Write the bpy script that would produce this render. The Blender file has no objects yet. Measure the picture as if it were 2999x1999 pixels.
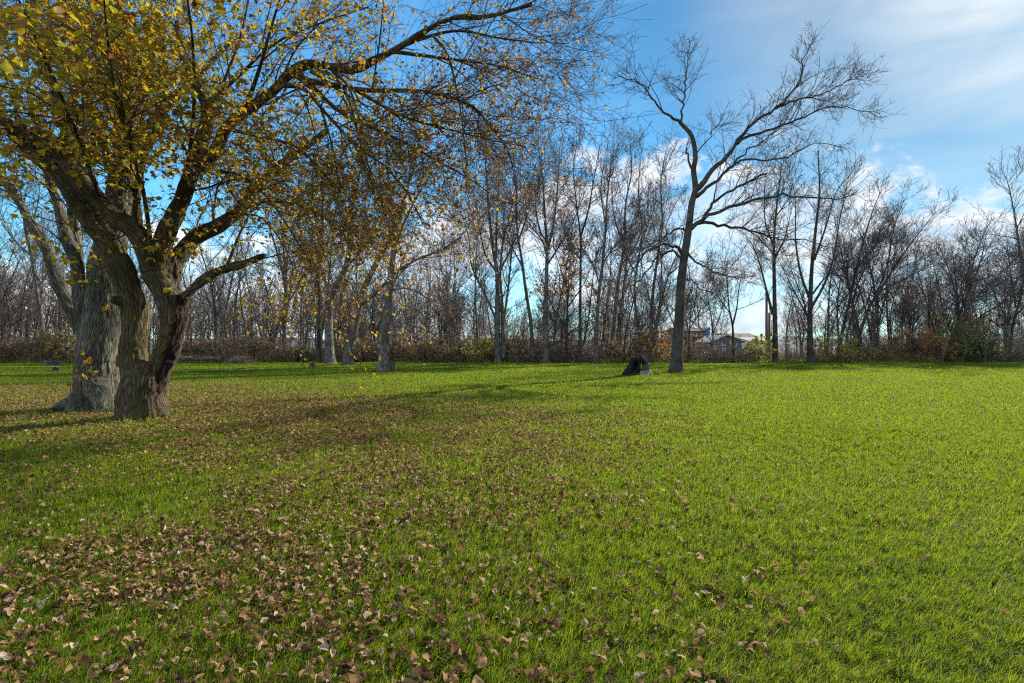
import bpy, math, random
import numpy as np
from mathutils import Vector, Euler, noise as mnoise

PI = math.pi
R_ = math.radians
rng = np.random.default_rng(7)
random.seed(7)
scene = bpy.context.scene
COL = scene.collection
F, CU, HV, EYE = 1499.5, 1499.5, 1010.0, 1.6
SUN_AZ, SUN_EL = R_(48.0), R_(30.0)
SUN = np.array([math.sin(SUN_AZ) * math.cos(SUN_EL), math.cos(SUN_AZ) * math.cos(SUN_EL), math.sin(SUN_EL)])


def P(u, v, Y):
    """world point seen in direction (u, v) of a 2999 px wide level view, at depth Y metres"""
    return ((u - CU) / F * Y, Y, EYE - (v - HV) / F * Y)


def terrain(x, y):
    x = np.asarray(x, float); y = np.asarray(y, float)
    z = 0.035 * np.sin(x * .55 + 1.3) * np.sin(y * .43) + 0.05 * np.sin(x * .13 + .4) * np.cos(y * .17 + .8)
    z = z * np.clip((y + 2) / 5, 0.3, 1)
    z = z - 1.35 * np.clip((y - 52) / 16, 0, 1) ** 2 * np.clip((x + 12) / 20, 0, 1)
    return z


# ------------------------------------------------------------------ objects
def link(o, parent=None):
    COL.objects.link(o)
    if parent is not None:
        o.parent = parent
    return o


def tag(o, label=None, cat=None, group=None, kind=None):
    if label: o['label'] = label
    if cat: o['category'] = cat
    if group: o['group'] = group
    if kind: o['kind'] = kind
    return o


def thing(name, label, cat, loc=(0, 0, 0), group=None):
    o = bpy.data.objects.new(name, None)
    o.empty_display_size = .3
    o.location = loc
    link(o)
    return tag(o, label, cat, group)


def part(name, mesh, mat, parent=None, local=True):
    """one mesh object; vertices given in world space are moved into the parent's space"""
    if parent is not None and local:
        off = np.array(parent.location)
        n = len(mesh.vertices)
        a = np.empty(n * 3)
        mesh.vertices.foreach_get('co', a)
        a = (a.reshape(-1, 3) - off).ravel()
        mesh.vertices.foreach_set('co', a)
        mesh.update()
    if mat is not None and not mesh.materials:
        for m in (mat if isinstance(mat, (list, tuple)) else [mat]):
            mesh.materials.append(m)
    return link(bpy.data.objects.new(name, mesh), parent)


def copy_thing(o, loc, rz=0, scale=1.0):
    c = o.copy(); COL.objects.link(c)
    c.location = loc; c.rotation_euler = (0, 0, rz)
    c.scale = (scale,) * 3 if not isinstance(scale, tuple) else scale
    for ch in list(o.children):
        d = ch.copy(); COL.objects.link(d); d.parent = c
    return c


def mesh_from(name, V, quads=None, tris=None, co=None, tint=None, smooth=True, matidx=None):
    V = np.ascontiguousarray(V, dtype=np.float32)
    quads = np.zeros((0, 4), np.int32) if quads is None else np.asarray(quads, np.int32)
    tris = np.zeros((0, 3), np.int32) if tris is None else np.asarray(tris, np.int32)
    me = bpy.data.meshes.new(name)
    me.vertices.add(len(V)); me.vertices.foreach_set('co', V.ravel())
    nl = quads.size + tris.size
    me.loops.add(nl)
    me.loops.foreach_set('vertex_index', np.concatenate([quads.ravel(), tris.ravel()]).astype(np.int32))
    nf = len(quads) + len(tris)
    me.polygons.add(nf)
    starts = np.concatenate([np.arange(len(quads)) * 4, quads.size + np.arange(len(tris)) * 3]).astype(np.int32)
    me.polygons.foreach_set('loop_start', starts)
    me.polygons.foreach_set('use_smooth', np.full(nf, smooth, bool))
    if matidx is not None:
        me.polygons.foreach_set('material_index', np.asarray(matidx, np.int32))
    if co is not None:
        a = me.attributes.new('co', 'FLOAT_VECTOR', 'POINT')
        a.data.foreach_set('vector', np.ascontiguousarray(co, dtype=np.float32).ravel())
    if tint is not None:
        a = me.attributes.new('tint', 'FLOAT', 'POINT')
        a.data.foreach_set('value', np.ascontiguousarray(tint, dtype=np.float32))
    me.update(calc_edges=True)
    return me


class Buf:
    def __init__(s):
        s.V, s.Q, s.T, s.C, s.K, s.n = [], [], [], [], [], 0

    def add(s, V, Q=None, T=None, co=None, tint=None):
        V = np.asarray(V, float)
        s.V.append(V)
        if Q is not None and len(Q): s.Q.append(np.asarray(Q) + s.n)
        if T is not None and len(T): s.T.append(np.asarray(T) + s.n)
        s.C.append(np.zeros((len(V), 3)) if co is None else co)
        s.K.append(np.full(len(V), .5) if tint is None else np.broadcast_to(tint, (len(V),)))
        s.n += len(V)
        return s

    def mesh(s, name, smooth=True):
        return mesh_from(name, np.concatenate(s.V), np.concatenate(s.Q) if s.Q else None,
                         np.concatenate(s.T) if s.T else None, np.concatenate(s.C), np.concatenate(s.K), smooth)


def unit(a):
    return a / np.maximum(np.linalg.norm(a, axis=-1, keepdims=True), 1e-9)


def frames(Pt):
    T = np.gradient(Pt, axis=1) if Pt.shape[1] > 2 else np.repeat(Pt[:, 1:2] - Pt[:, :1], 2, axis=1)
    T = unit(T)
    ref = np.where(np.abs(T[:, 0, 2:3]) > .9, np.array([1., 0, 0]), np.array([0., 0, 1]))
    n = unit(np.cross(T[:, 0], ref))
    Ns = [n]
    for k in range(1, Pt.shape[1]):
        n = unit(n - (n * T[:, k]).sum(-1, keepdims=True) * T[:, k])
        Ns.append(n)
    N = np.stack(Ns, 1)
    return T, N, np.cross(T, N)


def tubes(Pt, Rd, sides, cap=False):
    """batch of tubes: Pt (T,N,3), Rd (T,N) -> V, Q, T, co"""
    nT, N = Pt.shape[:2]
    T, A, B = frames(Pt)
    th = np.linspace(0, 2 * PI, sides, endpoint=False)
    c, s = np.cos(th), np.sin(th)
    ring = A[:, :, None] * c[None, None, :, None] + B[:, :, None] * s[None, None, :, None]
    V = Pt[:, :, None] + ring * Rd[:, :, None, None]
    L = np.concatenate([np.zeros((nT, 1)), np.cumsum(np.linalg.norm(np.diff(Pt, axis=1), axis=-1), 1)], 1)
    co = np.stack(np.broadcast_arrays(c * Rd[:, :, None], s * Rd[:, :, None], L[:, :, None] + rng.random((nT, 1, 1)) * 40), -1)
    idx = np.arange(nT * N * sides).reshape(nT, N, sides)
    a = idx[:, :-1]; b = idx[:, 1:]
    Q = np.stack([a, np.roll(a, -1, 2), np.roll(b, -1, 2), b], -1).reshape(-1, 4)
    V = V.reshape(-1, 3); co = co.reshape(-1, 3)
    tri = None
    if cap:
        e0 = Pt[:, 0]; e1 = Pt[:, -1]
        base = len(V)
        V = np.concatenate([V, e0, e1]); co = np.concatenate([co, np.zeros((2 * nT, 3))])
        tr = []
        for t in range(nT):
            f, l = idx[t, 0], idx[t, -1]
            tr.append(np.stack([np.full(sides, base + t), np.roll(f, -1), f], 1))
            tr.append(np.stack([np.full(sides, base + nT + t), l, np.roll(l, -1)], 1))
        tri = np.concatenate(tr)
    return V, Q, tri, co


def spline(pts, n):
    """Catmull-Rom through pts (K,D) resampled to n points evenly by length"""
    p = np.asarray(pts, float)
    if len(p) == 2:
        return p[0] + (p[1] - p[0]) * np.linspace(0, 1, n)[:, None]
    q = np.vstack([2 * p[0] - p[1], p, 2 * p[-1] - p[-2]])
    out = []
    for i in range(1, len(q) - 2):
        t = np.linspace(0, 1, 12, endpoint=False)[:, None]
        a, b, c, d = q[i - 1], q[i], q[i + 1], q[i + 2]
        out.append(.5 * (2 * b + (c - a) * t + (2 * a - 5 * b + 4 * c - d) * t ** 2 + (3 * b - a - 3 * c + d) * t ** 3))
    out = np.vstack(out + [q[-2:-1]])
    L = np.concatenate([[0], np.cumsum(np.linalg.norm(np.diff(out[:, :3], axis=0), axis=1))])
    s = np.linspace(0, L[-1], n)
    return np.stack([np.interp(s, L, out[:, k]) for k in range(out.shape[1])], 1)


def sprout(Pt, Rd, per_m=None, n=None, t0=.2, t1=1., ang=(45, 12), L=(1., .3), Lshape=.4, M=5, rr=.55, slender=.02,
           up=.08, wig=.18, tip=.25, rmin=.002, bias=None, tipw=1.):
    nT, N = Pt.shape[:2]
    tot = np.linalg.norm(np.diff(Pt, axis=1), axis=-1).sum(1)
    cnt = rng.poisson(per_m * tot * (t1 - t0)) if per_m is not None else np.full(nT, n)
    idx = np.repeat(np.arange(nT), cnt)
    k = len(idx)
    if k == 0:
        return np.zeros((0, M, 3)), np.zeros((0, M))
    t = t0 + (t1 - t0) * rng.random(k) ** tipw
    s = t * (N - 1); i = np.minimum(s.astype(int), N - 2); f = (s - i)[:, None]
    p = Pt[idx, i] * (1 - f) + Pt[idx, i + 1] * f
    tan = unit(Pt[idx, i + 1] - Pt[idx, i])
    r = Rd[idx, i] * (1 - f[:, 0]) + Rd[idx, i + 1] * f[:, 0]
    perp = rng.normal(size=(k, 3)); perp[:, 2] += .15
    perp = unit(perp - (perp * tan).sum(-1, keepdims=True) * tan)
    a = np.radians(rng.normal(ang[0], ang[1], k))[:, None]
    d = tan * np.cos(a) + perp * np.sin(a)
    ln = L[0] * (1 - Lshape * t) * np.exp(rng.normal(0, L[1], k))
    step = (ln / (M - 1))[:, None]
    pts = [p]
    g = np.array([0, 0, 1.]) * up + (0 if bias is None else np.asarray(bias, float))
    for m in range(1, M):
        d = unit(d + rng.normal(0, wig, (k, 3)) + g)
        p = p + d * step
        pts.append(p)
    r0 = np.minimum(r * rr, ln * slender)
    rad = np.maximum(r0[:, None] * (1 - (1 - tip) * np.linspace(0, 1, M)[None]), rmin)
    return np.stack(pts, 1), rad


def guide(pts, r0, r1, n=16, Y=None, flare=0., jit=0., pw=1.0):
    """pts: (u,v) or (u,v,Y) -> (1,n,3),(1,n)"""
    q = [P(p[0], p[1], p[2] if len(p) > 2 else Y) for p in pts]
    s = spline(q, n)
    if jit:
        s[1:-1] += rng.normal(0, jit, (n - 2, 3))
    t = np.linspace(0, 1, n)
    r = r0 + (r1 - r0) * t ** pw
    if flare:
        r = r * (1 + flare * np.exp(-np.maximum(s[:, 2], 0) / .35))
    return s[None], r[None]


# ------------------------------------------------------------------ materials
class NT:
    def __init__(s, tree):
        s.t = tree; s.n = tree.nodes; s.l = tree.links

    def new(s, ty, ins=None, **kw):
        nd = s.n.new(ty)
        for k, v in kw.items():
            setattr(nd, k, v)
        for k, v in (ins or {}).items():
            sock = nd.inputs[k]
            if hasattr(v, 'is_output') or isinstance(v, bpy.types.NodeSocket):
                s.l.new(v, sock)
            else:
                sock.default_value = v
        return nd

    def math(s, op, a, b=0., c=None, clamp=False):
        ins = {0: a, 1: b}
        if c is not None: ins[2] = c
        return s.new('ShaderNodeMath', ins, operation=op, use_clamp=clamp).outputs[0]

    def ramp(s, fac, stops, interp='LINEAR'):
        nd = s.new('ShaderNodeValToRGB', {0: fac})
        cr = nd.color_ramp; cr.interpolation = interp
        while len(cr.elements) > 1: cr.elements.remove(cr.elements[-1])
        for i, (p, c) in enumerate(stops):
            e = cr.elements[0] if i == 0 else cr.elements.new(p)
            e.position = p
            e.color = (*c, 1) if isinstance(c, (tuple, list)) and len(c) == 3 else (c, c, c, 1) if not isinstance(c, (tuple, list)) else c
        return nd.outputs[0]

    def mix(s, fac, a, b, blend='MIX'):
        nd = s.new('ShaderNodeMix', data_type='RGBA', blend_type=blend)
        for k, v in ((0, fac), (6, a), (7, b)):
            if isinstance(v, bpy.types.NodeSocket): s.l.new(v, nd.inputs[k])
            else: nd.inputs[k].default_value = v if k == 0 else ((*v, 1) if len(v) == 3 else v)
        return nd.outputs[2]


def material(name):
    m = bpy.data.materials.new(name); m.use_nodes = True
    nt = NT(m.node_tree); nt.n.clear()
    out = nt.new('ShaderNodeOutputMaterial')
    return m, nt, out


def principled(nt, out, col, rough=.9, normal=None, spec=.2):
    b = nt.new('ShaderNodeBsdfPrincipled', {'Roughness': rough})
    if isinstance(col, bpy.types.NodeSocket): nt.l.new(col, b.inputs['Base Color'])
    else: b.inputs['Base Color'].default_value = (*col, 1)
    b.inputs['Specular IOR Level'].default_value = spec
    if normal is not None: nt.l.new(normal, b.inputs['Normal'])
    nt.l.new(b.outputs[0], out.inputs[0])
    return b


def bark_mat(name, dark, mid, light, scale=10., zs=.2, bump=.5, dist=.03, moss=None, moss_amt=.45):
    m, nt, out = material(name)
    co = nt.new('ShaderNodeAttribute', attribute_name='co').outputs['Vector']
    mp = nt.new('ShaderNodeMapping', {0: co, 3: (scale, scale, scale * zs)}).outputs[0]
    wn = nt.new('ShaderNodeTexNoise', {'Vector': mp, 'Scale': .6, 'Detail': 3.}).outputs['Color']
    warp = nt.new('ShaderNodeVectorMath', {0: wn, 1: (1.5, 1.5, 1.5)}, operation='MULTIPLY').outputs[0]
    vec = nt.new('ShaderNodeVectorMath', {0: mp, 1: warp}, operation='ADD').outputs[0]
    rg = nt.new('ShaderNodeTexNoise', {'Vector': vec, 'Scale': .8, 'Detail': 4., 'Roughness': .6}, noise_type='RIDGED_MULTIFRACTAL').outputs[0]
    vo = nt.new('ShaderNodeTexVoronoi', {'Vector': vec, 'Scale': 1.3}, feature='DISTANCE_TO_EDGE').outputs['Distance']
    fine = nt.new('ShaderNodeTexNoise', {'Vector': mp, 'Scale': 3.5, 'Detail': 5., 'Roughness': .65}).outputs[0]
    crack = nt.math('MULTIPLY', nt.ramp(vo, [(0., .1), (.16, .8), (.5, 1.)]), nt.ramp(rg, [(.1, 1.), (.7, .45), (1., .2)]))
    h = nt.math('ADD', nt.math('MULTIPLY', crack, .8), nt.math('MULTIPLY', fine, .5))
    col = nt.ramp(h, [(.15, dark), (.62, mid), (1.05, light)])
    big = nt.new('ShaderNodeTexNoise', {'Vector': co, 'Scale': 1.7, 'Detail': 4.}).outputs[0]
    col = nt.mix(nt.ramp(big, [(.38, 0.), (.62, .75)]), col, tuple(c * .45 for c in mid))
    if moss is not None:
        geo = nt.new('ShaderNodeTexCoord').outputs['Object']
        bm = nt.new('ShaderNodeTexNoise', {'Vector': geo, 'Scale': 1.6, 'Detail': 6., 'Roughness': .7}).outputs[0]
        col = nt.mix(nt.ramp(bm, [(.46, 0.), (.62, moss_amt)]), col, moss)
    bp = nt.new('ShaderNodeBump', {'Strength': bump, 'Distance': dist, 'Height': h}).outputs[0]
    principled(nt, out, col, .92, bp, .15)
    return m


def leaf_mat(name, stops, trans=.45, rough=.6, spec=.3, veins=True):
    """stops: ramp over the per-leaf attribute 'tint'"""
    m, nt, out = material(name)
    t = nt.new('ShaderNodeAttribute', attribute_name='tint').outputs['Fac']
    col = nt.ramp(t, stops)
    tc = nt.new('ShaderNodeTexCoord').outputs['Object']
    nz = nt.new('ShaderNodeTexNoise', {'Vector': tc, 'Scale': 45., 'Detail': 3.}).outputs[0]
    col = nt.mix(nt.ramp(nz, [(.35, .35), (.65, 0.)]), col, nt.mix(.5, col, (.06, .035, .015)))
    b = principled(nt, out, col, rough, None, spec)
    tr = nt.new('ShaderNodeBsdfTranslucent', {'Color': col})
    mx = nt.new('ShaderNodeMixShader', {0: trans, 1: b.outputs[0], 2: tr.outputs[0]})
    nt.l.new(mx.outputs[0], out.inputs[0])
    return m


def plain_mat(name, col, rough=.8, var=.25, scale=3., bump=0., spec=.2, metal=0.):
    m, nt, out = material(name)
    tc = nt.new('ShaderNodeTexCoord').outputs['Object']
    nz = nt.new('ShaderNodeTexNoise', {'Vector': tc, 'Scale': scale, 'Detail': 6., 'Roughness': .6}).outputs[0]
    c = nt.ramp(nz, [(.25, tuple(x * (1 - var) for x in col)), (.75, tuple(min(1, x * (1 + var)) for x in col))])
    nrm = nt.new('ShaderNodeBump', {'Strength': bump, 'Height': nz}).outputs[0] if bump else None
    b = principled(nt, out, c, rough, nrm, spec)
    b.inputs['Metallic'].default_value = metal
    return m


M_bark_maple = bark_mat('bark_furrowed_brown', (.010, .008, .005), (.066, .050, .029), (.175, .140, .092), 25., .10, .8, .03,
                        moss=(.075, .068, .014), moss_amt=.6)
M_bark_grey = bark_mat('bark_pale_grey', (.014, .013, .011), (.072, .066, .052), (.20, .19, .16), 26., .10, .8, .03,
                       moss=(.10, .11, .05), moss_amt=.3)
M_rot = bark_mat('rotten_heartwood', (.004, .003, .003), (.022, .012, .010), (.07, .042, .036), 16., .1, .9, .04)
M_bark_far = bark_mat('bark_far_grey', (.026, .024, .020), (.092, .084, .070), (.19, .18, .155), 7., .25, .5, .02)
M_bark_dark = bark_mat('bark_dark', (.014, .012, .010), (.048, .040, .032), (.10, .087, .072), 8., .25, .5, .02)
M_bark_walnut = bark_mat('bark_lone_tree', (.012, .010, .008), (.06, .053, .041), (.135, .123, .10), 28., .10, .7, .02)
M_twig_brown = plain_mat('twig_brown', (.075, .045, .03), .8, .4, 2.)
M_twig_grey = plain_mat('twig_grey', (.085, .075, .067), .8, .35, 1.)
M_twig_purple = plain_mat('twig_purple_brown', (.15, .115, .108), .85, .35, .6)
M_char = bark_mat('charred_wood', (.004, .004, .004), (.014, .014, .015), (.045, .045, .05), 14., .15, .9, .03)
M_weathered = bark_mat('weathered_grey_wood', (.012, .012, .012), (.085, .083, .082), (.20, .195, .19), 16., .1, .9, .03)
M_wood_cut = plain_mat('cut_wood', (.17, .12, .075), .85, .4, 9., .4)

YEL = [(0., (.13, .055, .016)), (.2, (.26, .11, .02)), (.4, (.42, .22, .016)), (.62, (.45, .33, .014)), (.85, (.36, .33, .025)), (1., (.24, .27, .03))]
M_leaf_yellow = leaf_mat('leaf_yellow_olive', YEL, .62, .5, .3)
M_leaf_orange = leaf_mat('leaf_orange', [(0., (.20, .08, .025)), (.5, (.42, .21, .045)), (1., (.48, .35, .06))], .5)
M_leaf_brown = leaf_mat('leaf_brush_brown', [(0., (.10, .065, .035)), (.5, (.25, .165, .075)), (1., (.36, .27, .11))], .35)
M_leaf_olive = leaf_mat('leaf_brush_olive', [(0., (.085, .08, .03)), (.5, (.19, .18, .055)), (1., (.32, .29, .09))], .4)
M_leaf_ygreen = leaf_mat('leaf_brush_yellow_green', [(0., (.14, .15, .02)), (.5, (.36, .34, .03)), (1., (.55, .45, .04))], .45)
M_leaf_green = leaf_mat('leaf_brush_green', [(0., (.05, .10, .025)), (.5, (.12, .22, .045)), (1., (.22, .33, .08))], .4)
M_leaf_red = leaf_mat('leaf_brush_red', [(0., (.12, .055, .03)), (.5, (.30, .15, .065)), (1., (.45, .28, .11))], .4)
M_leaf_dry = leaf_mat('leaf_fallen_tan', [(0., (.055, .03, .022)), (.25, (.12, .065, .032)), (.6, (.28, .165, .08)), (.85, (.43, .285, .155)), (.95, (.42, .36, .30)), (1., (.46, .20, .03))], .38, .85, .06)
M_sumac = plain_mat('sumac_fruit', (.055, .012, .014), .9, .3, 20.)


def grass_mat():
    m, nt, out = material('grass_blades')
    t = nt.new('ShaderNodeAttribute', attribute_name='tint').outputs['Fac']
    col = nt.ramp(t, [(0., (.026, .058, .006)), (.45, (.080, .145, .008)), (.78, (.15, .20, .012)), (.9, (.24, .22, .04)), (1., (.30, .24, .10))])
    pos = nt.new('ShaderNodeNewGeometry').outputs['Position']
    n1 = nt.new('ShaderNodeTexNoise', {'Vector': pos, 'Scale': .42, 'Detail': 5., 'Roughness': .6}).outputs[0]
    col = nt.mix(nt.ramp(n1, [(.42, 0.), (.66, .6)]), col, nt.mix(.55, col, (.19, .20, .04)))
    n2 = nt.new('ShaderNodeTexNoise', {'Vector': pos, 'Scale': 1.6, 'Detail': 4.}).outputs[0]
    col = nt.mix(nt.ramp(n2, [(.5, 0.), (.68, .65)]), col, (.032, .072, .014))
    n3 = nt.new('ShaderNodeTexNoise', {'Vector': pos, 'Scale': 5.5, 'Detail': 3.}).outputs[0]
    col = nt.mix(nt.ramp(n3, [(.54, 0.), (.74, .4)]), col, (.15, .14, .04))
    b = principled(nt, out, col, .6, None, .16)
    tr = nt.new('ShaderNodeBsdfTranslucent', {'Color': nt.mix(.45, col, (.32, .42, .004))})
    mx = nt.new('ShaderNodeMixShader', {0: .53, 1: b.outputs[0], 2: tr.outputs[0]})
    nt.l.new(mx.outputs[0], out.inputs[0])
    return m


def lawn_mat():
    m, nt, out = material('lawn_thatch')
    pos = nt.new('ShaderNodeNewGeometry').outputs['Position']
    n1 = nt.new('ShaderNodeTexNoise', {'Vector': pos, 'Scale': .45, 'Detail': 6., 'Roughness': .65}).outputs[0]
    n2 = nt.new('ShaderNodeTexNoise', {'Vector': pos, 'Scale': 28., 'Detail': 5., 'Roughness': .7}).outputs[0]
    c = nt.ramp(n2, [(.3, (.010, .018, .004)), (.55, (.026, .045, .008)), (.75, (.055, .06, .022))])
    c = nt.mix(nt.ramp(n1, [(.45, 0.), (.7, .6)]), c, (.085, .095, .022))
    bp = nt.new('ShaderNodeBump', {'Strength': .6, 'Distance': .03, 'Height': n2}).outputs[0]
    principled(nt, out, c, .95, bp, .05)
    return m


def litter_mat():
    m, nt, out = material('woodland_floor')
    pos = nt.new('ShaderNodeNewGeometry').outputs['Position']
    n1 = nt.new('ShaderNodeTexNoise', {'Vector': pos, 'Scale': .25, 'Detail': 6., 'Roughness': .65}).outputs[0]
    n2 = nt.new('ShaderNodeTexNoise', {'Vector': pos, 'Scale': 9., 'Detail': 6., 'Roughness': .75}).outputs[0]
    c = nt.ramp(n2, [(.3, (.03, .02, .012)), (.55, (.10, .065, .04)), (.75, (.19, .13, .08))])
    c = nt.mix(nt.ramp(n1, [(.45, 0.), (.6, .7)]), c, (.06, .09, .02))
    bp = nt.new('ShaderNodeBump', {'Strength': .7, 'Distance': .05, 'Height': n2}).outputs[0]
    principled(nt, out, c, .95, bp, .05)
    return m


M_grass, M_lawn, M_litter = grass_mat(), lawn_mat(), litter_mat()

# ------------------------------------------------------------------ ground
def sheet(xs, ys, zoff):
    X, Y = np.meshgrid(xs, ys)
    Z = terrain(X, Y) + zoff
    nx, ny = len(xs), len(ys)
    idx = np.arange(nx * ny).reshape(ny, nx)
    Q = np.stack([idx[:-1, :-1], idx[:-1, 1:], idx[1:, 1:], idx[1:, :-1]], -1).reshape(-1, 4)
    return np.stack([X, Y, Z], -1).reshape(-1, 3), Q


def far_ground():
    xs = np.concatenate([-np.geomspace(1500, 90, 14), np.linspace(-80, 110, 96), np.geomspace(120, 1500, 14)])
    ys = np.concatenate([-np.geomspace(400, 12, 8), np.linspace(-8, 130, 70), np.geomspace(140, 2500, 16)])
    V, Q = sheet(xs, ys, -.02)
    return mesh_from('ground', V, Q)


def lawn_edge(x):
    x = np.asarray(x, float)
    return 47.5 + .55 * np.sin(x * .31) + .35 * np.sin(x * .93 + 1.) + .25 * np.sin(x * 2.1) + np.where(x < -8, (-8 - x) * -.02, 0) + np.clip(-x - 20, 0, 40) * -.04


tag(part('ground', far_ground(), M_litter), 'brown leaf covered ground of the wood beyond the lawn', 'ground', kind='structure')


def lawn_mesh():
    xs = np.linspace(-75, 75, 151); t = np.linspace(0, 1, 101)
    X = np.repeat(xs[None], len(t), 0)
    Y = -6 + (lawn_edge(xs) + 6)[None] * t[:, None]
    Z = terrain(X, Y)
    idx = np.arange(X.size).reshape(X.shape)
    Q = np.stack([idx[:-1, :-1], idx[:-1, 1:], idx[1:, 1:], idx[1:, :-1]], -1).reshape(-1, 4)
    return mesh_from('lawn', np.stack([X, Y, Z], -1).reshape(-1, 3), Q)


tag(part('lawn', lawn_mesh(), M_lawn), 'mown green lawn stretching to the edge of the wood', 'lawn', kind='structure')
V, Q = sheet(np.linspace(16, 75, 40), np.linspace(58, 120, 30), .01)
tag(part('field', mesh_from('field', V, Q), M_lawn), 'green grass around the blue house beyond the wood edge', 'field', kind='structure')

def trunk_spots():
    return [(-7.7, 10.8, .62), (-10.4, 12.6, .95), (9.2, 28.6, .6), (7.2, 26.6, .95), (-7.7, 31.5, .5)]


def grass_blades(n, ymin, ymax, hscale=1., wscale=1., upright=1., w0=.0006, w1=.00088):
    # sample y with density ~ const per ln(y) in the view wedge
    y = np.exp(rng.uniform(math.log(ymin), math.log(ymax), n))
    half = 1.06 * y + .8
    x = rng.uniform(-1, 1, n) * half
    ok = y < lawn_edge(x) + .3
    for (tx, ty, tr) in trunk_spots():
        ok &= ((x - tx) ** 2 + (y - ty) ** 2) > (tr * .8) ** 2
    x, y = x[ok], y[ok]; n = len(x)
    clump = np.array([mnoise.noise(Vector((a * 3.1, b * 3.1, 0))) for a, b in zip(x, y)]) if n < 2000000 else np.zeros(n)
    cl2 = np.array([mnoise.noise(Vector((a * 11., b * 11., 5.))) + .7 * mnoise.noise(Vector((a * 27., b * 27., 8.))) for a, b in zip(x, y)])
    kp = rng.random(n) < np.clip(.72 + 1.5 * cl2, .12, 1.)
    x, y, clump, cl2 = x[kp], y[kp], clump[kp], cl2[kp]; n = len(x)
    h = (.04 + .05 * rng.random(n) ** 2 + .02 * clump + .022 * cl2) * hscale
    h = np.maximum(h, .015)
    w = (w0 + w1 * y) * rng.uniform(.7, 1.3, n) * wscale
    az = rng.uniform(0, 2 * PI, n)
    lean = np.abs(rng.normal(.45, .4, n)) * upright
    wind = np.array([.25, -.12])
    dx = np.cos(az) * lean + wind[0]; dy = np.sin(az) * lean + wind[1]
    fa = az + PI / 2 + rng.normal(0, .6, n)
    sx, sy = np.cos(fa) * w, np.sin(fa) * w
    z0 = terrain(x, y) - .004
    b = np.stack([x, y, z0], 1)
    s = np.stack([sx, sy, np.zeros(n)], 1)
    mid = b + np.stack([dx * h * .35, dy * h * .35, h * .6], 1)
    tipv = b + np.stack([dx * h * 1.1, dy * h * 1.1, h * np.maximum(1 - .28 * lean, .3)], 1)
    V = np.stack([b - s, b + s, mid + s * .8, mid - s * .8, tipv], 1).reshape(-1, 3)
    o = np.arange(n)[:, None] * 5
    Q = o + np.array([0, 1, 2, 3]); T = o + np.array([3, 2, 4])
    tint = np.clip(rng.normal(.48, .22, n) + .14 * clump + .10 * cl2, 0, .86)
    dry = rng.random(n) < .055
    tint[dry] = rng.uniform(.88, .97, dry.sum())
    return V, Q, T, np.repeat(tint, 5)


g = Buf()
V, Q, T, k = grass_blades(980000, 1.9, 10., 1.08, w0=.0004, w1=.00052); g.add(V, Q, T, tint=k)
V, Q, T, k = grass_blades(760000, 9., 50., 1.0, w0=.0012, w1=.00046); g.add(V, Q, T, tint=k)
V, Q, T, k = grass_blades(22000, 1.9, 8., 2.1, .45, 1.5); g.add(V, Q, T, tint=np.minimum(k, .85))
tag(part('grass', g.mesh('grass'), M_grass), 'short green grass blades covering the whole lawn', 'grass', kind='stuff')

# ------------------------------------------------------------------ leaves
LEAF = np.array([(0, 0), (.22, .40), (.62, .33), (1, 0), (.62, -.33), (.22, -.40), (.45, 0)])
LQ = np.array([[0, 6, 2, 1], [0, 5, 4, 6]]); LT = np.array([[6, 3, 2], [6, 4, 3]])


def leaf_cloud(pos, ax, nrm, size, fold=.3, curl=.3, tint=None):
    """pos base, ax length dir, nrm rough normal"""
    n = len(pos)
    ax = unit(ax)
    side = unit(np.cross(nrm, ax)); nr = np.cross(ax, side)
    fo = rng.normal(fold, .25, n); cu = rng.normal(curl, .35, n); tw = rng.normal(0, .25, n)
    x = LEAF[:, 0][None]; y = LEAF[:, 1][None] * rng.uniform(.8, 1.15, (n, 1))
    z = fo[:, None] * np.abs(y) - cu[:, None] * (x - .35) ** 2 + tw[:, None] * y * (x - .3)
    V = pos[:, None] + size[:, None, None] * (ax[:, None] * x[..., None] + side[:, None] * y[..., None] + nr[:, None] * z[..., None])
    o = (np.arange(n) * 7)[:, None, None]
    return V.reshape(-1, 3), (LQ[None] + o).reshape(-1, 4), (LT[None] + o).reshape(-1, 3), np.repeat(tint if tint is not None else rng.random(n), 7)


def on_twigs(Pt, n_per, t0=.2, drop=.25, spread=.03):
    """random leaf bases on twigs -> pos, tangent"""
    k = len(Pt) * n_per if isinstance(n_per, int) else int(len(Pt) * n_per)
    i = rng.integers(0, len(Pt), k)
    N = Pt.shape[1]
    s = (t0 + (1 - t0) * rng.random(k)) * (N - 1); j = np.minimum(s.astype(int), N - 2); f = (s - j)[:, None]
    p = Pt[i, j] * (1 - f) + Pt[i, j + 1] * f
    t = unit(Pt[i, j + 1] - Pt[i, j])
    return p, t


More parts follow.
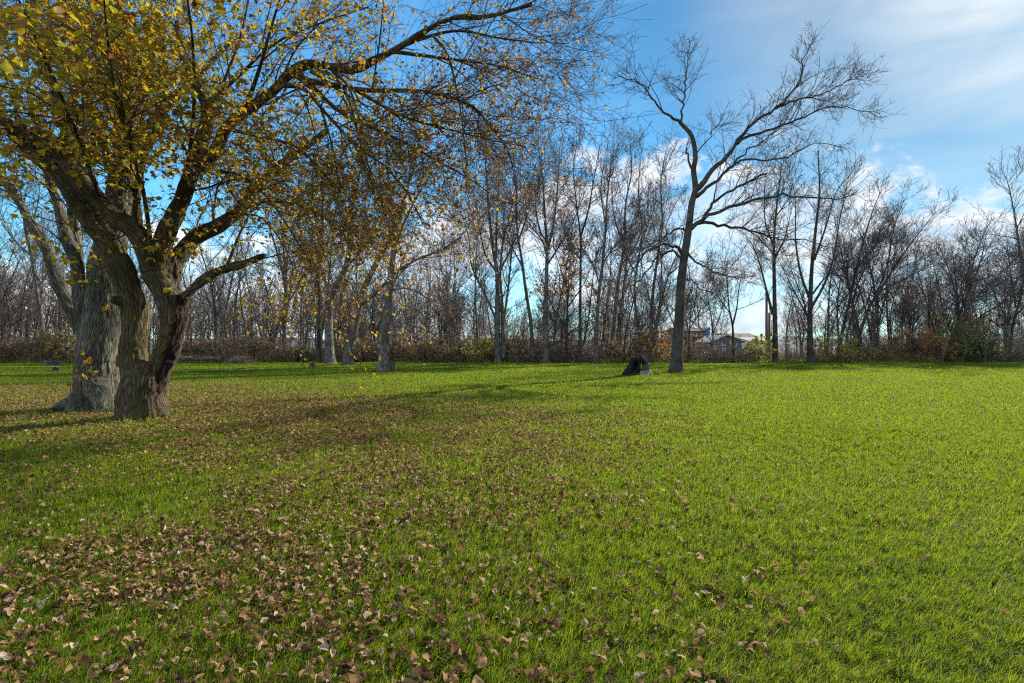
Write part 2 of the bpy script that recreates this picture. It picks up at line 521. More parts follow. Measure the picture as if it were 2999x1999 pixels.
# ------------------------------------------------------------------ blended trunk with limbs of its own
def fused_tree(root, guides, voxel, mats, amp=.018, fx=11., fz=1.7, extra=None, smooth=4, rot=None):
    """guides: list of (name, P(1,n,3), R(1,n)); union of all tubes, displaced bark, one mesh per named guide"""
    b = Buf()
    for nm, p, r in guides:
        V, Q, T, co = tubes(p, r, 14, cap=True)
        b.add(V, Q, T, co)
    me = b.mesh('tmp')
    ob = bpy.data.objects.new('tmp', me); COL.objects.link(ob)
    md = ob.modifiers.new('r', 'REMESH'); md.mode = 'VOXEL'; md.voxel_size = voxel
    sm = ob.modifiers.new('s', 'SMOOTH'); sm.iterations = smooth; sm.factor = .5
    dg = bpy.context.evaluated_depsgraph_get()
    em = bpy.data.meshes.new_from_object(ob.evaluated_get(dg))
    bpy.data.objects.remove(ob); bpy.data.meshes.remove(me)
    n = len(em.vertices)
    V = np.empty(n * 3, np.float32); em.vertices.foreach_get('co', V); V = V.reshape(-1, 3).astype(float)
    Nn = np.empty(n * 3, np.float32); em.vertices.foreach_get('normal', Nn); Nn = Nn.reshape(-1, 3)
    nf = len(em.polygons)
    ls = np.empty(nf, np.int32); em.polygons.foreach_get('loop_start', ls)
    lt = np.empty(nf, np.int32); em.polygons.foreach_get('loop_total', lt)
    vi = np.empty(len(em.loops), np.int32); em.loops.foreach_get('vertex_index', vi)
    quads = vi[ls[lt == 4][:, None] + np.arange(4)]
    bpy.data.meshes.remove(em)
    S, SR, ST, SA, SB, SL, SI = [], [], [], [], [], [], []
    for gi, (nm, p, r) in enumerate(guides):
        L = np.linalg.norm(np.diff(p[0], axis=0), axis=1).sum(); m = max(8, int(L / .08))
        q = spline(np.concatenate([p[0], r[0][:, None]], 1), m)[None]
        T, A, B = frames(q[..., :3])
        S.append(q[0, :, :3]); SR.append(q[0, :, 3]); ST.append(T[0]); SA.append(A[0]); SB.append(B[0])
        SL.append(np.linspace(0, L, m)); SI.append(np.full(m, gi))
    S, SR, ST, SA, SB, SL, SI = map(np.concatenate, (S, SR, ST, SA, SB, SL, SI))
    own = np.empty(n, int)
    for a in range(0, n, 4000):
        d = np.linalg.norm(V[a:a + 4000, None] - S[None], axis=-1) - SR[None] * 1.0
        own[a:a + 4000] = d.argmin(1)
    d = V - S[own]
    co = np.stack([(d * SA[own]).sum(1), (d * SB[own]).sum(1), SL[own] + (d * ST[own]).sum(1)], 1)
    rad = SR[own]
    disp = np.empty(n)
    for i in range(n):
        c = co[i]
        w = mnoise.noise(Vector((c[0] * 3, c[1] * 3, c[2] * 2.2 + 7)))
        a = mnoise.noise(Vector((c[0] * fx + w * 1.1, c[1] * fx + w * 1.1, c[2] * fz + own[i] * 0)))
        bb = mnoise.noise(Vector((c[0] * fx * 2.3, c[1] * fx * 2.3 + 5, c[2] * fz * 2.5)))
        big = mnoise.noise(Vector((V[i][0] * 2.2, V[i][1] * 2.2, V[i][2] * 1.6)))
        disp[i] = (1 - abs(a) * 2.6) * .9 + bb * .5 + big * 2.6
    V += Nn * (disp * amp * np.clip(rad / .16, .25, 1.))[:, None]
    gid = SI[own]
    fg = gid[quads[:, 0]]
    names = [g_[0] for g_ in guides]
    rotf = np.zeros(len(quads), bool) if rot is None else rot(V[quads].mean(1))
    trunk_ids = [i for i, nm in enumerate(names) if nm == 'trunk']
    sets = [('trunk', np.isin(fg, trunk_ids) & ~rotf, mats[0])]
    if rot is not None: sets.append(('decayed_wood', rotf, mats[1]))
    for i, nm in enumerate(names):
        if nm != 'trunk': sets.append((nm, (fg == i) & ~rotf, mats[0]))
    for nm, sel, mt in sets:
        q = quads[sel]
        if not len(q): continue
        us, inv = np.unique(q, return_inverse=True)
        part(nm, mesh_from(nm, V[us], inv.reshape(-1, 4), co=co[us] + np.array([0, 0, 3.])), mt, root)


def cat(*prs):
    return np.concatenate([p for p, r in prs]), np.concatenate([r for p, r in prs])


def resample(p, r, n):
    return spline(np.concatenate([p[0], r[0][:, None]], 1), n)[None, :, :3], spline(np.concatenate([p[0], r[0][:, None]], 1), n)[None, :, 3]


# ---- the broad multi-stemmed tree with yellow leaves
YA = 10.8
pxm = YA / F * .84      # widths seen obliquely at the side of a wide lens
tA = thing('maple_tree', 'broad tree with split furrowed trunk and yellow leaves, before the tall grey trunk', 'tree', P(420, 1232, YA))
def gA(name, pts, w0, w1, n=18, pw=1.):
    p, r = guide(pts, w0 * pxm / 2, w1 * pxm / 2, n, YA, pw=pw)
    return (name, p, r)
A_guides = [
    ('trunk', *guide([(418, 1250), (418, 1200), (416, 1150), (424, 1105), (424, 1078)], 63 * pxm, 70 * pxm, 12, YA, flare=.30)),
    gA('trunk', [(424, 1105), (424, 1082), (425, 1062)], 140, 88, 6),
    gA('trunk', [(440, 1150), (474, 1085), (503, 1000), (516, 930), (512, 870)], 62, 62),            # outer rotten flank
    gA('trunk', [(394, 1080), (392, 1020), (396, 950), (392, 880), (372, 830)], 80, 80),             # left stem
    gA('trunk', [(466, 1085), (487, 1040), (501, 1000), (509, 950), (502, 893), (476, 840), (450, 800)], 70, 76),  # right stem
    gA('trunk', [(372, 1072, 10.75), (372, 1040, 10.72)], 62, 52, 6),  # burl shoulders
    gA('trunk', [(400, 1180, 10.8), (360, 1220, 10.75), (332, 1240, 10.7)], 50, 18, 6),
    gA('trunk', [(445, 1180, 10.8), (478, 1218, 10.75), (506, 1238, 10.7)], 46, 18, 6),
    gA('trunk', [(425, 1085, 10.58), (428, 1058, 10.56)], 58, 48, 6),
    gA('trunk', [(392, 900), (352, 882, 10.6), (327, 872, 10.5)], 34, 30, 6),                           # cut stub
    gA('limb', [(378, 850, 10.8), (334, 745, 10.6), (278, 645, 10.5), (240, 595, 10.4), (187, 527, 10.3), (111, 446, 10.2), (27, 372, 10.1), (-80, 320, 10.0)], 80, 46, 26),
    gA('limb', [(450, 805, 10.8), (428, 745, 10.6), (396, 680, 10.45), (312, 613, 10.3), (250, 545, 10.1), (187, 464, 10.0), (147, 411, 9.9), (58, 378, 9.8), (-60, 365, 9.6)], 62, 34, 26),
    gA('limb', [(452, 800, 10.8), (472, 735, 10.75), (486, 690, 10.7), (505, 636, 10.65), (536, 571, 10.6), (567, 491, 10.5), (585, 424, 10.45), (607, 357, 10.4), (603, 304, 10.3), (571, 223, 10.2), (540, 180, 10.1), (520, 60, 10)], 66, 20, 30),
    gA('limb', [(572, 492, 10.5), (612, 462, 10.4), (645, 415, 10.3), (661, 375, 10.2), (714, 330, 10.1), (804, 263, 10.0), (857, 208, 9.9), (920, 186, 9.8), (1023, 205, 9.6), (1090, 179, 9.4), (1193, 125, 9.2), (1269, 76, 9.0), (1336, 50, 8.9), (1425, 48, 8.8), (1560, 12, 8.6)], 44, 10, 40, .8),
    gA('limb', [(500, 868, 10.9), (504, 823, 11.0), (520, 756, 11.2), (562, 703, 11.4), (625, 667, 11.6), (696, 620, 11.8), (732, 567, 12.0), (768, 531, 12.1), (817, 487, 12.3), (880, 440, 12.5), (960, 380, 12.8)], 62, 22, 28),
    gA('limb', [(530, 890, 10.8), (548, 862, 10.8), (580, 832, 10.85), (625, 801, 10.9), (670, 783, 10.95), (714, 772, 11.0), (760, 752, 11.05), (779, 748, 11.05)], 36, 22, 16),
    gA('limb', [(430, 800, 11.0), (414, 720, 11.1), (402, 625, 11.2), (406, 536, 11.3), (424, 446, 11.3), (460, 379, 11.4), (478, 348, 11.4), (482, 268, 11.4), (487, 214, 11.4), (470, 80, 11.3)], 34, 14, 24),
    gA('limb', [(255, 600, 10.6), (224, 500, 10.8), (201, 402, 11.0), (170, 290, 11.1), (138, 201, 11.2), (112, 134, 11.2), (89, 67, 11.2), (90, -60, 11.2)], 40, 24, 24),
]
def rot_region(c):
    # the bark-less strip up the trunk's right flank
    u = CU + F * c[:, 0] / c[:, 1]; v = HV - (c[:, 2] - EYE) * F / c[:, 1]
    line = np.interp(v, [860, 900, 950, 1000, 1050, 1100, 1160, 1220], [520, 536, 528, 512, 494, 474, 462, 458])
    wd = np.interp(v, [850, 900, 960, 1050, 1120, 1170], [0, 17, 21, 19, 15, 0])
    wob = 5 * np.sin(v * .09) + 4 * np.sin(v * .23)
    return (np.abs(u - line - wob * .6) < wd) & (c[:, 1] < 10.95)
fused_tree(tA, A_guides, .024, (M_bark_maple, M_rot), amp=.021, rot=rot_region)

# smaller limbs that only exist as tubes
def tube_part(name, prs, mat, parent, sides=8):
    b = Buf()
    for p, r in prs:
        if len(p):
            V, Q, T, co = tubes(p, r, sides)
            b.add(V, Q, T, co)
    return part(name, b.mesh(name), mat, parent)

def gm(pts, w0, w1, n=18, pw=1.):
    return guide(pts, w0 * pxm / 2 * .72, min(w1, 3) * pxm / 2, n, YA, pw=.75)

A_sec = [
    gm([(857, 208, 9.9), (900, 235, 9.8), (934, 241, 9.7), (1068, 263, 9.5), (1246, 268, 9.3), (1380, 308, 9.2), (1430, 365, 9.1), (1475, 419, 9.0), (1500, 480, 8.95), (1510, 550, 8.9)], 30, 5, 26),
    gm([(830, 250, 9.9), (890, 260, 9.6), (961, 339, 9.3), (1060, 440, 9.1), (1112, 473, 9.0), (1190, 560, 8.9), (1240, 660, 8.8)], 22, 4, 20),
    gm([(900, 235, 9.8), (1000, 330, 9.9), (1150, 400, 10.0), (1300, 480, 10.1), (1400, 540, 10.1), (1480, 600, 10.1)], 22, 4, 20),
    gm([(1040, 262, 9.5), (1180, 340, 9.6), (1320, 380, 9.5), (1440, 410, 9.4), (1540, 430, 9.3)], 18, 4, 20),
    gm([(1150, 150, 9.3), (1300, 170, 9.1), (1450, 190, 9.0), (1530, 215, 8.9), (1590, 235, 8.8)], 18, 3, 20),
    gm([(1193, 125, 9.2), (1330, 90, 9.0), (1460, 110, 8.8), (1570, 125, 8.7)], 16, 3, 18),
    gm([(696, 620, 11.8), (780, 590, 11.3), (900, 610, 10.8), (1000, 680, 10.4), (1060, 760, 10.2)], 20, 4, 18),
    gm([(640, 500, 10.4), (720, 520, 10), (800, 600, 9.6), (860, 690, 9.3), (930, 800, 9.2)], 18, 4, 18),
    gm([(665, 779, 10.95), (680, 740, 11.0), (700, 689, 11.1), (732, 622, 11.2), (760, 540, 11.3)], 18, 8, 14),
    gm([(661, 375, 10.2), (760, 400, 9.6), (870, 430, 9.2), (960, 520, 9.0), (1040, 600, 8.9)], 20, 4, 18),
    gm([(603, 304, 10.3), (680, 240, 9.8), (800, 130, 9.3), (930, 70, 9.0), (1080, 20, 8.8)], 20, 5, 18),
    gm([(478, 348, 11.4), (430, 230, 11.2), (393, 192, 11.0), (330, 60, 10.8)], 16, 6, 12),
    gm([(567, 491, 10.5), (520, 400, 9.8), (440, 330, 9.2), (360, 300, 8.6), (290, 230, 8.1)], 18, 5, 14),
    # limbs reaching towards the viewer over the lawn
    gm([(536, 571, 10.6), (560, 420, 9.6), (570, 250, 8.4), (560, 80, 7.3), (530, -120, 6.4)], 26, 8, 18),
    gm([(300, 600, 10.3), (240, 430, 9.2), (170, 260, 8.0), (90, 80, 7.0), (20, -80, 6.2)], 26, 8, 18),
    gm([(450, 790, 10.7), (420, 560, 9.6), (360, 360, 8.4), (320, 150, 7.2), (300, -60, 6.3)], 24, 7, 18),
    gm([(714, 330, 10.1), (760, 200, 9.1), (800, 60, 8.2), (850, -100, 7.4)], 24, 7, 16),
    gm([(606, 357, 10.4), (700, 120, 9.8), (740, -80, 9.2)], 20, 7, 14),
]
A_n0 = len(A_sec)
for _k in range(6):
    f_ = random.random(); u0 = 800 + 480 * f_; v0 = float(np.interp(u0, [800, 870, 1000, 1080, 1200, 1300], [262, 205, 212, 190, 125, 95])); y0 = 10.0 - 1.0 * f_
    du = random.uniform(90, 260); dv = random.uniform(120, 420); dy = random.uniform(-1.2, 2.2)
    A_sec.append(gm([(u0, v0, y0), (u0 + du * .45, v0 + dv * .16, y0 + dy * .4), (u0 + du * .8, v0 + dv * .55, y0 + dy * .8), (u0 + du, v0 + dv, y0 + dy)], random.uniform(12, 20), 3, 16))
for _k in range(2):
    u0 = random.uniform(600, 860); v0 = float(np.interp(u0, [560, 720, 870], [700, 600, 440])); y0 = 11.6
    du = random.uniform(80, 260); dv = random.uniform(40, 260); dy = random.uniform(-1.8, 1.5)
    A_sec.append(gm([(u0, v0, y0), (u0 + du * .5, v0 - 10, y0 + dy * .5), (u0 + du * .85, v0 + dv * .5, y0 + dy * .9), (u0 + du, v0 + dv, y0 + dy)], random.uniform(10, 16), 3, 14))
# branch levels
def res_all(prs, n=20):
    out = [resample(p, r, n) for p, r in prs]
    return cat(*out)
A_main = res_all([(p, r) for nm, p, r in A_guides if nm == 'limb'], 24)
A_s1 = res_all(A_sec[:13], 24); A_s2 = res_all(A_sec[13:A_n0], 24); A_s3 = res_all(A_sec[A_n0:], 24)
def b1f(pr, per): return sprout(*pr, per_m=per, tipw=.8, t0=.2, ang=(44, 14), L=(2.0, .35), Lshape=.68, M=8, rr=.5, slender=.012, up=-.02, wig=.15, rmin=.004, bias=(.02, -.02, 0))
b1 = cat(b1f(A_main, 5.8), b1f(A_s1, 6.0), b1f(A_s2, 3.0), b1f(A_s3, 2.2))
b2 = sprout(*b1, per_m=5.0, tipw=.8, t0=.12, ang=(42, 14), L=(1.0, .4), Lshape=.3, M=6, rr=.6, slender=.009, up=-.03, wig=.16, rmin=.003)
b3 = sprout(*b2, per_m=5.0, tipw=.8, t0=.15, ang=(40, 14), L=(.55, .35), Lshape=.25, M=5, rr=.65, slender=.008, up=-.01, wig=.15, rmin=.0024)
b4 = sprout(*b3, per_m=4.0, t0=.2, ang=(38, 14), L=(.26, .3), Lshape=.2, M=3, rr=.8, slender=.01, rmin=.002)
for p, r in A_sec:
    tube_part('branch', [(p, r)], M_bark_maple, tA, 9)
tube_part('twigs', [b1], M_bark_maple, tA, 5)
tw = Buf()
for p, r in (b2, b3, b4):
    V, Q, T, co = tubes(p, r, 4 if p is b2[0] else 3); tw.add(V, Q, T, co)
part('fine_twigs', tw.mesh('fine_twigs'), M_twig_brown, tA)
print('A twigs', len(b1[0]), len(b2[0]), len(b3[0]), len(b4[0]))
pos = []; tan = []
for p, n_ in ((b2[0], 1.6), (b3[0], 1.6), (b4[0], 1.2)):
    a, t = on_twigs(p, n_, .25); pos.append(a); tan.append(t)
pos = np.concatenate(pos); tan = np.concatenate(tan)
X = pos[:, 0] / pos[:, 1]
keep = rng.random(len(pos)) < np.interp(X, [-1.1, -.55, -.3, -.1, .03, .12], [.95, .93, .92, .8, .5, .18])
vpix = HV - (pos[:, 2] - EYE) * F / pos[:, 1]
keep &= rng.random(len(pos)) < np.where(X > -.6, np.interp(vpix, [250, 500, 800], [1., .8, .62]), 1.)
limb_pts = A_main[0].reshape(-1, 3)
for a_ in range(0, len(pos), 4000):
    dd = np.linalg.norm(pos[a_:a_ + 4000, None] - limb_pts[None], axis=-1).min(1)
    keep[a_:a_ + 4000] &= rng.random(len(dd)) < np.interp(dd, [.25, .6], [.15, 1.])
pos, tan = pos[keep], tan[keep]; X = X[keep]; n = len(pos)
print('A leaves', n)
nrm = np.array([0, 0, 1.]) + rng.normal(0, .42, (n, 3))
axd = tan * .5 + rng.normal(0, .6, (n, 3)) + np.array([.45, -.1, -.25])
size = rng.uniform(.06, .12, n) * np.interp(X, [-.7, -.5, -.2, .1], [1.08, .85, .66, .58])
tint = np.clip(rng.normal(.63, .18, n) - np.interp(X, [-.6, -.2, .1], [0, .2, .45]) - .3 * (rng.random(n) < .14), 0, 1)
V, Q, T, k = leaf_cloud(pos, axd, nrm, size, .25, .3, tint)
part('foliage', Buf().add(V, Q, T, tint=k).mesh('foliage'), M_leaf_yellow, tA)

# ---- the tall grey tree behind it
YB = 12.6
pbm = YB / F * .78
tB = thing('cottonwood_tree', 'massive grey trunk with flared roots and slim side stems, left of the yellow tree', 'tree', P(270, 1200, YB))
def gB(name, pts, w0, w1, n=18, flare=0., pw=1.):
    p, r = guide(pts, w0 * pbm / 2, w1 * pbm / 2, n, YB, flare=flare, pw=pw)
    return (name, p, r)
B_guides = [
    gB('trunk', [(278, 1225), (280, 1150), (284, 1050), (296, 940), (306, 850), (318, 745), (340, 640), (358, 540), (372, 424), (374, 290), (350, 112), (330, -80)], 150, 60, 30, flare=.25, pw=.62),
    gB('trunk', [(285, 1110), (225, 1170), (165, 1204)], 80, 40, 8),
    gB('trunk', [(285, 1130, 12.4), (300, 1170, 12.1), (310, 1215, 11.9)], 90, 50, 8),
    gB('trunk', [(300, 1130), (330, 1180), (350, 1214)], 70, 34, 8),
    gB('trunk', [(265, 1130, 12.4), (235, 1180, 12.2), (222, 1215, 12.1)], 80, 40, 8),
    gB('limb', [(250, 985), (222, 935), (200, 890), (165, 814), (134, 725), (80, 636), (54, 589), (13, 527), (-50, 470)], 50, 22, 22),
    gB('limb', [(255, 960, 12.5), (238, 900, 12.4), (224, 779, 12.4), (192, 689, 12.4), (170, 600, 12.4), (143, 513, 12.4), (110, 380, 12.4), (80, 240, 12.4)], 46, 18, 22),
    gB('limb', [(232, 800, 12.5), (222, 700, 12.6), (206, 600, 12.7), (201, 567, 12.7), (195, 440, 12.8), (200, 300, 12.8)], 34, 18, 16),
]
fused_tree(tB, B_guides, .028, (M_bark_grey, M_rot), amp=.02, fx=12.)
B_sec = [guide([(372, 424, 12.6), (420, 250, 13), (480, 60, 13.4)], .2, .08, 12), guide([(350, 560, 12.6), (300, 400, 13.2), (240, 240, 13.6), (200, 60, 14)], .16, .06, 12),
         guide([(374, 300, 12.6), (300, 150, 12.2), (220, 20, 12)], .16, .06, 12), guide([(365, 480, 12.7), (450, 350, 13.3), (560, 240, 13.8), (680, 120, 14.2)], .14, .05, 12)]
for p, r in B_sec: tube_part('branch', [(p, r)], M_bark_grey, tB, 8)
B_main = res_all([(p, r) for nm, p, r in B_guides if nm == 'limb'] + B_sec, 24)
c1 = sprout(*B_main, per_m=2.2, t0=.25, ang=(45, 12), L=(1.5, .35), M=6, rr=.5, slender=.014, up=.05, wig=.14, rmin=.004)
c2 = sprout(*c1, per_m=3., t0=.15, ang=(42, 12), L=(.7, .3), M=5, rr=.6, slender=.011, up=.03, rmin=.003)
c3 = sprout(*c2, per_m=3.5, t0=.2, ang=(40, 12), L=(.35, .3), M=4, slender=.009, rmin=.002)
tw = Buf()
for p, r in (c1, c2, c3):
    V, Q, T, co = tubes(p, r, 4); tw.add(V, Q, T, co)
part('fine_twigs', tw.mesh('fine_twigs'), M_twig_grey, tB)
# epicormic shoots with a few yellow leaves around the foot
sh = []
for (u, v, d) in [(233, 1150, 11.8), (245, 1155, 11.75), (262, 1150, 11.7), (262, 1140, 11.72), (225, 1140, 11.9), (330, 1150, 11.9), (338, 1140, 11.95), (205, 1170, 12.0), (250, 1160, 11.7)]:
    hgt = random.uniform(40, 150)
    sh.append(guide([(u, v, d), (u + random.uniform(-4, 4), v - hgt * .5, d - .05), (u + random.uniform(-10, 14), v - hgt, d - .1)], .008, .003, 7))
shp = cat(*sh)
sh2 = sprout(*shp, n=3, t0=.4, ang=(40, 12), L=(.18, .3), M=4, slender=.012)
tube_part('shoots', [shp, sh2], M_twig_brown, tB, 5)
a, t = on_twigs(np.concatenate([sh2[0]]), 2, .4)
V, Q, T, k = leaf_cloud(a, t + rng.normal(0, .5, t.shape), np.array([0, -.3, 1.]) + rng.normal(0, .4, t.shape), rng.uniform(.06, .1, len(a)), .2, .3, np.clip(rng.normal(.55, .2, len(a)), 0, 1))
part('shoot_leaves', Buf().add(V, Q, T, tint=k).mesh('shoot_leaves'), M_leaf_yellow, tB)

# ---- the lone bare tree on the right
YC = 28.6
pcm = YC / F
tC = thing('walnut_tree', 'lone bare tree leaning right on the sunny lawn, beside the charred stump', 'tree', P(1981, 1094, YC))
def gC(pts, w0, w1, n=20, pw=1., flare=0.):
    pts = [p if len(p) > 2 else (p[0], p[1], YC) for p in pts]
    p, r = guide(pts, w0 * pcm / 2 * (1. if flare else .78), (w1 if flare else w1 * .6) * pcm / 2, n, YC, pw=pw if flare else .62, flare=flare, jit=0. if flare else .045)
    return p, r
C_trunk = gC([(1979, 1102), (1982, 1060), (1985, 1000), (1989, 944), (1995, 830), (2004, 753), (2016, 677), (2026, 596), (2037, 552), (2031, 497), (2037, 458), (2026, 398), (1993, 359)], 35, 11, 60, .85, flare=.5)
C_l = [
    gC([(1993, 359, 28.6), (1970, 342, 28.4), (1943, 326, 28.2), (1904, 282, 27.9), (1871, 243, 27.6), (1810, 221, 27.2)], 12, 3),
    gC([(1993, 359), (1998, 331, 28.7), (2006, 248, 28.9), (2015, 182, 29), (2017, 110, 29.1)], 10, 3),
    gC([(2037, 556), (2060, 530), (2086, 497), (2142, 442, 28.4), (2180, 387, 28.2), (2213, 353, 28), (2285, 309, 27.8), (2324, 265, 27.7), (2346, 221, 27.6), (2357, 166, 27.5), (2390, 105, 27.5)], 24, 3, 30),
    gC([(2160, 420, 28.3), (2180, 403, 28.4), (2252, 381, 28.8), (2335, 353, 29.2), (2418, 315, 29.6), (2473, 315, 29.8), (2578, 331, 30.2)], 13, 2.5),
    gC([(2270, 318, 27.9), (2330, 296, 27.6), (2390, 282, 27.3), (2473, 243, 27), (2550, 215, 26.8)], 9, 2.5),
    gC([(2040, 575), (2070, 548, 29), (2098, 530, 29.2), (2142, 491, 29.6), (2180, 469, 29.9), (2252, 469, 30.4), (2307, 458, 30.7), (2390, 420, 31), (2473, 431, 31.3)], 16, 2.5, 24),
    gC([(2142, 491, 29.6), (2190, 440, 29.8), (2252, 400, 30), (2300, 350, 30.2), (2330, 290, 30.2)], 9, 2),
    gC([(2025, 668), (2050, 648), (2075, 632, 28.2), (2169, 596, 27.5), (2252, 577, 27), (2363, 577, 26.5), (2473, 580, 26.2), (2517, 552, 26)], 18, 3, 24),
    gC([(2030, 662), (2053, 652, 28.7), (2131, 660, 29.2), (2197, 674, 29.6), (2280, 701, 30), (2370, 703, 30.4), (2450, 735, 30.6)], 16, 3, 24),
    gC([(2060, 640, 28.4), (2087, 591, 28.4), (2142, 558, 28.2), (2197, 530, 28), (2247, 508, 27.8)], 13, 8, 14),
    gC([(2090, 590, 28.4), (2098, 540, 28.5), (2110, 480, 28.7)], 7, 3, 10),
    gC([(1999, 745), (1985, 726, 28.3), (1970, 719, 28), (1931, 719, 27.5), (1893, 742, 27.1), (1836, 807, 26.6), (1797, 853, 26.3)], 14, 3, 22),
    gC([(1997, 755), (1975, 735, 28.9), (1940, 745, 29.3), (1912, 765, 29.6), (1897, 795, 29.8), (1851, 837, 30.2), (1782, 860, 30.6)], 11, 3, 22),
    gC([(2012, 690), (2004, 672, 28.5), (1970, 673, 28.2), (1943, 696, 27.9), (1900, 715, 27.6), (1860, 760, 27.3)], 9, 2.5, 18),
    gC([(2010, 730), (2016, 749, 28.4), (2065, 780, 28), (2119, 807, 27.6), (2172, 814, 27.2), (2210, 803, 27)], 11, 3, 18),
    gC([(2000, 818), (2015, 818, 28.7), (2035, 826, 28.9), (2065, 849, 29.1), (2104, 854, 29.3)], 8, 2.5, 14),
    gC([(2031, 497), (2018, 470), (2012, 432)], 11, 8, 8),
    gC([(2037, 458), (2050, 440, 28.5), (2085, 390, 28.3), (2120, 330, 28.1)], 6, 2, 12),
]
tube_part('trunk', [C_trunk], M_bark_walnut, tC, 20)
for p, r in C_l: tube_part('limb', [(p, r)], M_bark_walnut, tC, 8)
C_main = res_all(C_l, 24)
d1 = sprout(*C_main, per_m=5.6, tipw=.8, t0=.15, ang=(44, 12), L=(2.0, .4), Lshape=.78, M=7, rr=.55, slender=.012, up=.05, wig=.16, rmin=.010)
d2 = sprout(*d1, per_m=4.4, tipw=.8, t0=.15, ang=(42, 12), L=(.8, .35), Lshape=.4, M=5, rr=.6, slender=.012, up=.05, wig=.16, rmin=.008)
d3 = sprout(*d2, per_m=3.6, t0=.25, ang=(38, 12), L=(.4, .3), M=3, rr=.8, slender=.016, up=.05, rmin=.006)
tube_part('branches', [d1], M_bark_walnut, tC, 5)
tube_part('fine_twigs', [d2, d3], M_twig_grey, tC, 3)
print('C', len(d1[0]), len(d2[0]), len(d3[0]))

# ------------------------------------------------------------------ trees of the wood's edge
def edge_tree(name, label, Y, trunk, w, limbs, mats=(None, None), l1=(3.0, 2.9), l2=(3.6, 1.25), l3=(3.6, .6), up=.07, group='bare trees along the edge of the wood', leaves=None, flare=.4, ang=39):
    mb, mt = mats[0] or M_bark_far, mats[1] or M_twig_grey
    k = Y / F * math.cos(math.atan((trunk[0][0] - CU) / F))
    base = P(trunk[0][0], trunk[0][1], Y)
    z = float(terrain(base[0], base[1]))
    root = thing(name, label, 'tree', (base[0], base[1], z), group)
    tr = [(trunk[0][0], HV + (EYE - z + .1) * F / Y)] + list(trunk)
    g_t = guide(tr, w * k / 2, max(w * k * .07, .02), 36, Y, flare=flare, pw=.8)
    tube_part('trunk', [g_t], mb, root, 12)
    gl = []
    for ln in limbs:
        pts, ww = ln[0], ln[1]
        dy = ln[2] if len(ln) > 2 else random.uniform(-2.5, 2.5)
        q = [(p[0], p[1], Y + dy * i / (len(pts) - 1)) for i, p in enumerate(pts)]
        gl.append(guide(q, ww * k / 2 * .85, .02, 18, Y, pw=.7))
    m = res_all([g_t] + gl, 24)
    s0 = np.full(len(m[0]), .25); s0[0] = .5
    e1a = sprout(m[0][:1], m[1][:1], per_m=l1[0], t0=.45, ang=(ang, 12), L=(l1[1], .35), Lshape=.4, M=7, rr=.5, slender=.011, up=up, wig=.12, rmin=.012)
    parts_ = [e1a]
    if len(gl):
        parts_.append(sprout(m[0][1:], m[1][1:], per_m=l1[0], t0=.15, ang=(ang, 12), L=(l1[1], .35), Lshape=.4, M=7, rr=.55, slender=.011, up=up, wig=.12, rmin=.012))
    e1 = cat(*parts_)
    e2 = sprout(*e1, per_m=l2[0], t0=.15, ang=(ang, 12), L=(l2[1], .35), M=5, rr=.6, slender=.012, up=up, wig=.13, rmin=.011)
    e3 = sprout(*e2, per_m=l3[0], t0=.2, ang=(ang, 12), L=(l3[1], .3), M=3, rr=.8, slender=.014, up=up, rmin=.010)
    b = Buf()
    for (p, r), sd in ((g_, 7) for g_ in gl):
        V, Q, T, co = tubes(p, r, sd); b.add(V, Q, T, co)
    V, Q, T, co = tubes(*e1, 4); b.add(V, Q, T, co)
    part('limbs', b.mesh('limbs'), mb, root)
    tube_part('crown', [e2, e3], mt, root, 3)
    if leaves:
        mat, per, sz, vmin = leaves
        a, t = on_twigs(np.concatenate([e3[0]]), per, .1)
        vv = HV - (a[:, 2] - EYE) * F / a[:, 1]
        a, t = a[vv > vmin], t[vv > vmin]
        V, Q, T, kk = leaf_cloud(a, t + rng.normal(0, .7, t.shape), rng.normal(0, 1, t.shape), rng.uniform(.6, 1.2, len(a)) * sz, .2, .2)
        part('foliage', Buf().add(V, Q, T, tint=kk).mesh('foliage'), mat, root)
    return root

def Yof(v): return EYE * F / (v - HV)
DK = (M_bark_dark, M_twig_grey)
E = edge_tree
# the four pale trunks standing on the lawn in front of the wood
E('ash_tree', 'straight grey trunk with a low stump touching its foot, nearest of the lawn edge trees', Yof(1086), [(1121, 1086), (1128, 1000), (1135, 906), (1147, 784), (1157, 676), (1140, 560), (1130, 400)], 34,
  [([(1152, 740), (1180, 660), (1230, 560), (1290, 470)], 14, 2), ([(1140, 850), (1200, 845), (1260, 880), (1310, 940)], 8, -2), ([(1152, 700), (1120, 600), (1080, 480), (1060, 380)], 14, -2), ([(1158, 690), (1180, 600), (1200, 500), (1190, 400)], 14, 1)], up=.06, l1=(1.6, 2.2), group='pale trees on the lawn edge')
E('ash_tree', 'grey trunk leaning right with long right fork, between straight trunks at the lawn edge', Yof(1067), [(1017, 1067), (1032, 983), (1051, 906), (1066, 845), (1105, 765), (1150, 680), (1190, 560), (1220, 460)], 30,
  [([(1058, 890), (1089, 866), (1128, 830), (1166, 791), (1230, 755), (1296, 730), (1353, 688), (1400, 620)], 18, -3), ([(1051, 906), (1044, 820), (1050, 740), (1075, 640)], 9, 2)], up=.05, l1=(1.6, 2.3), group='pale trees on the lawn edge')
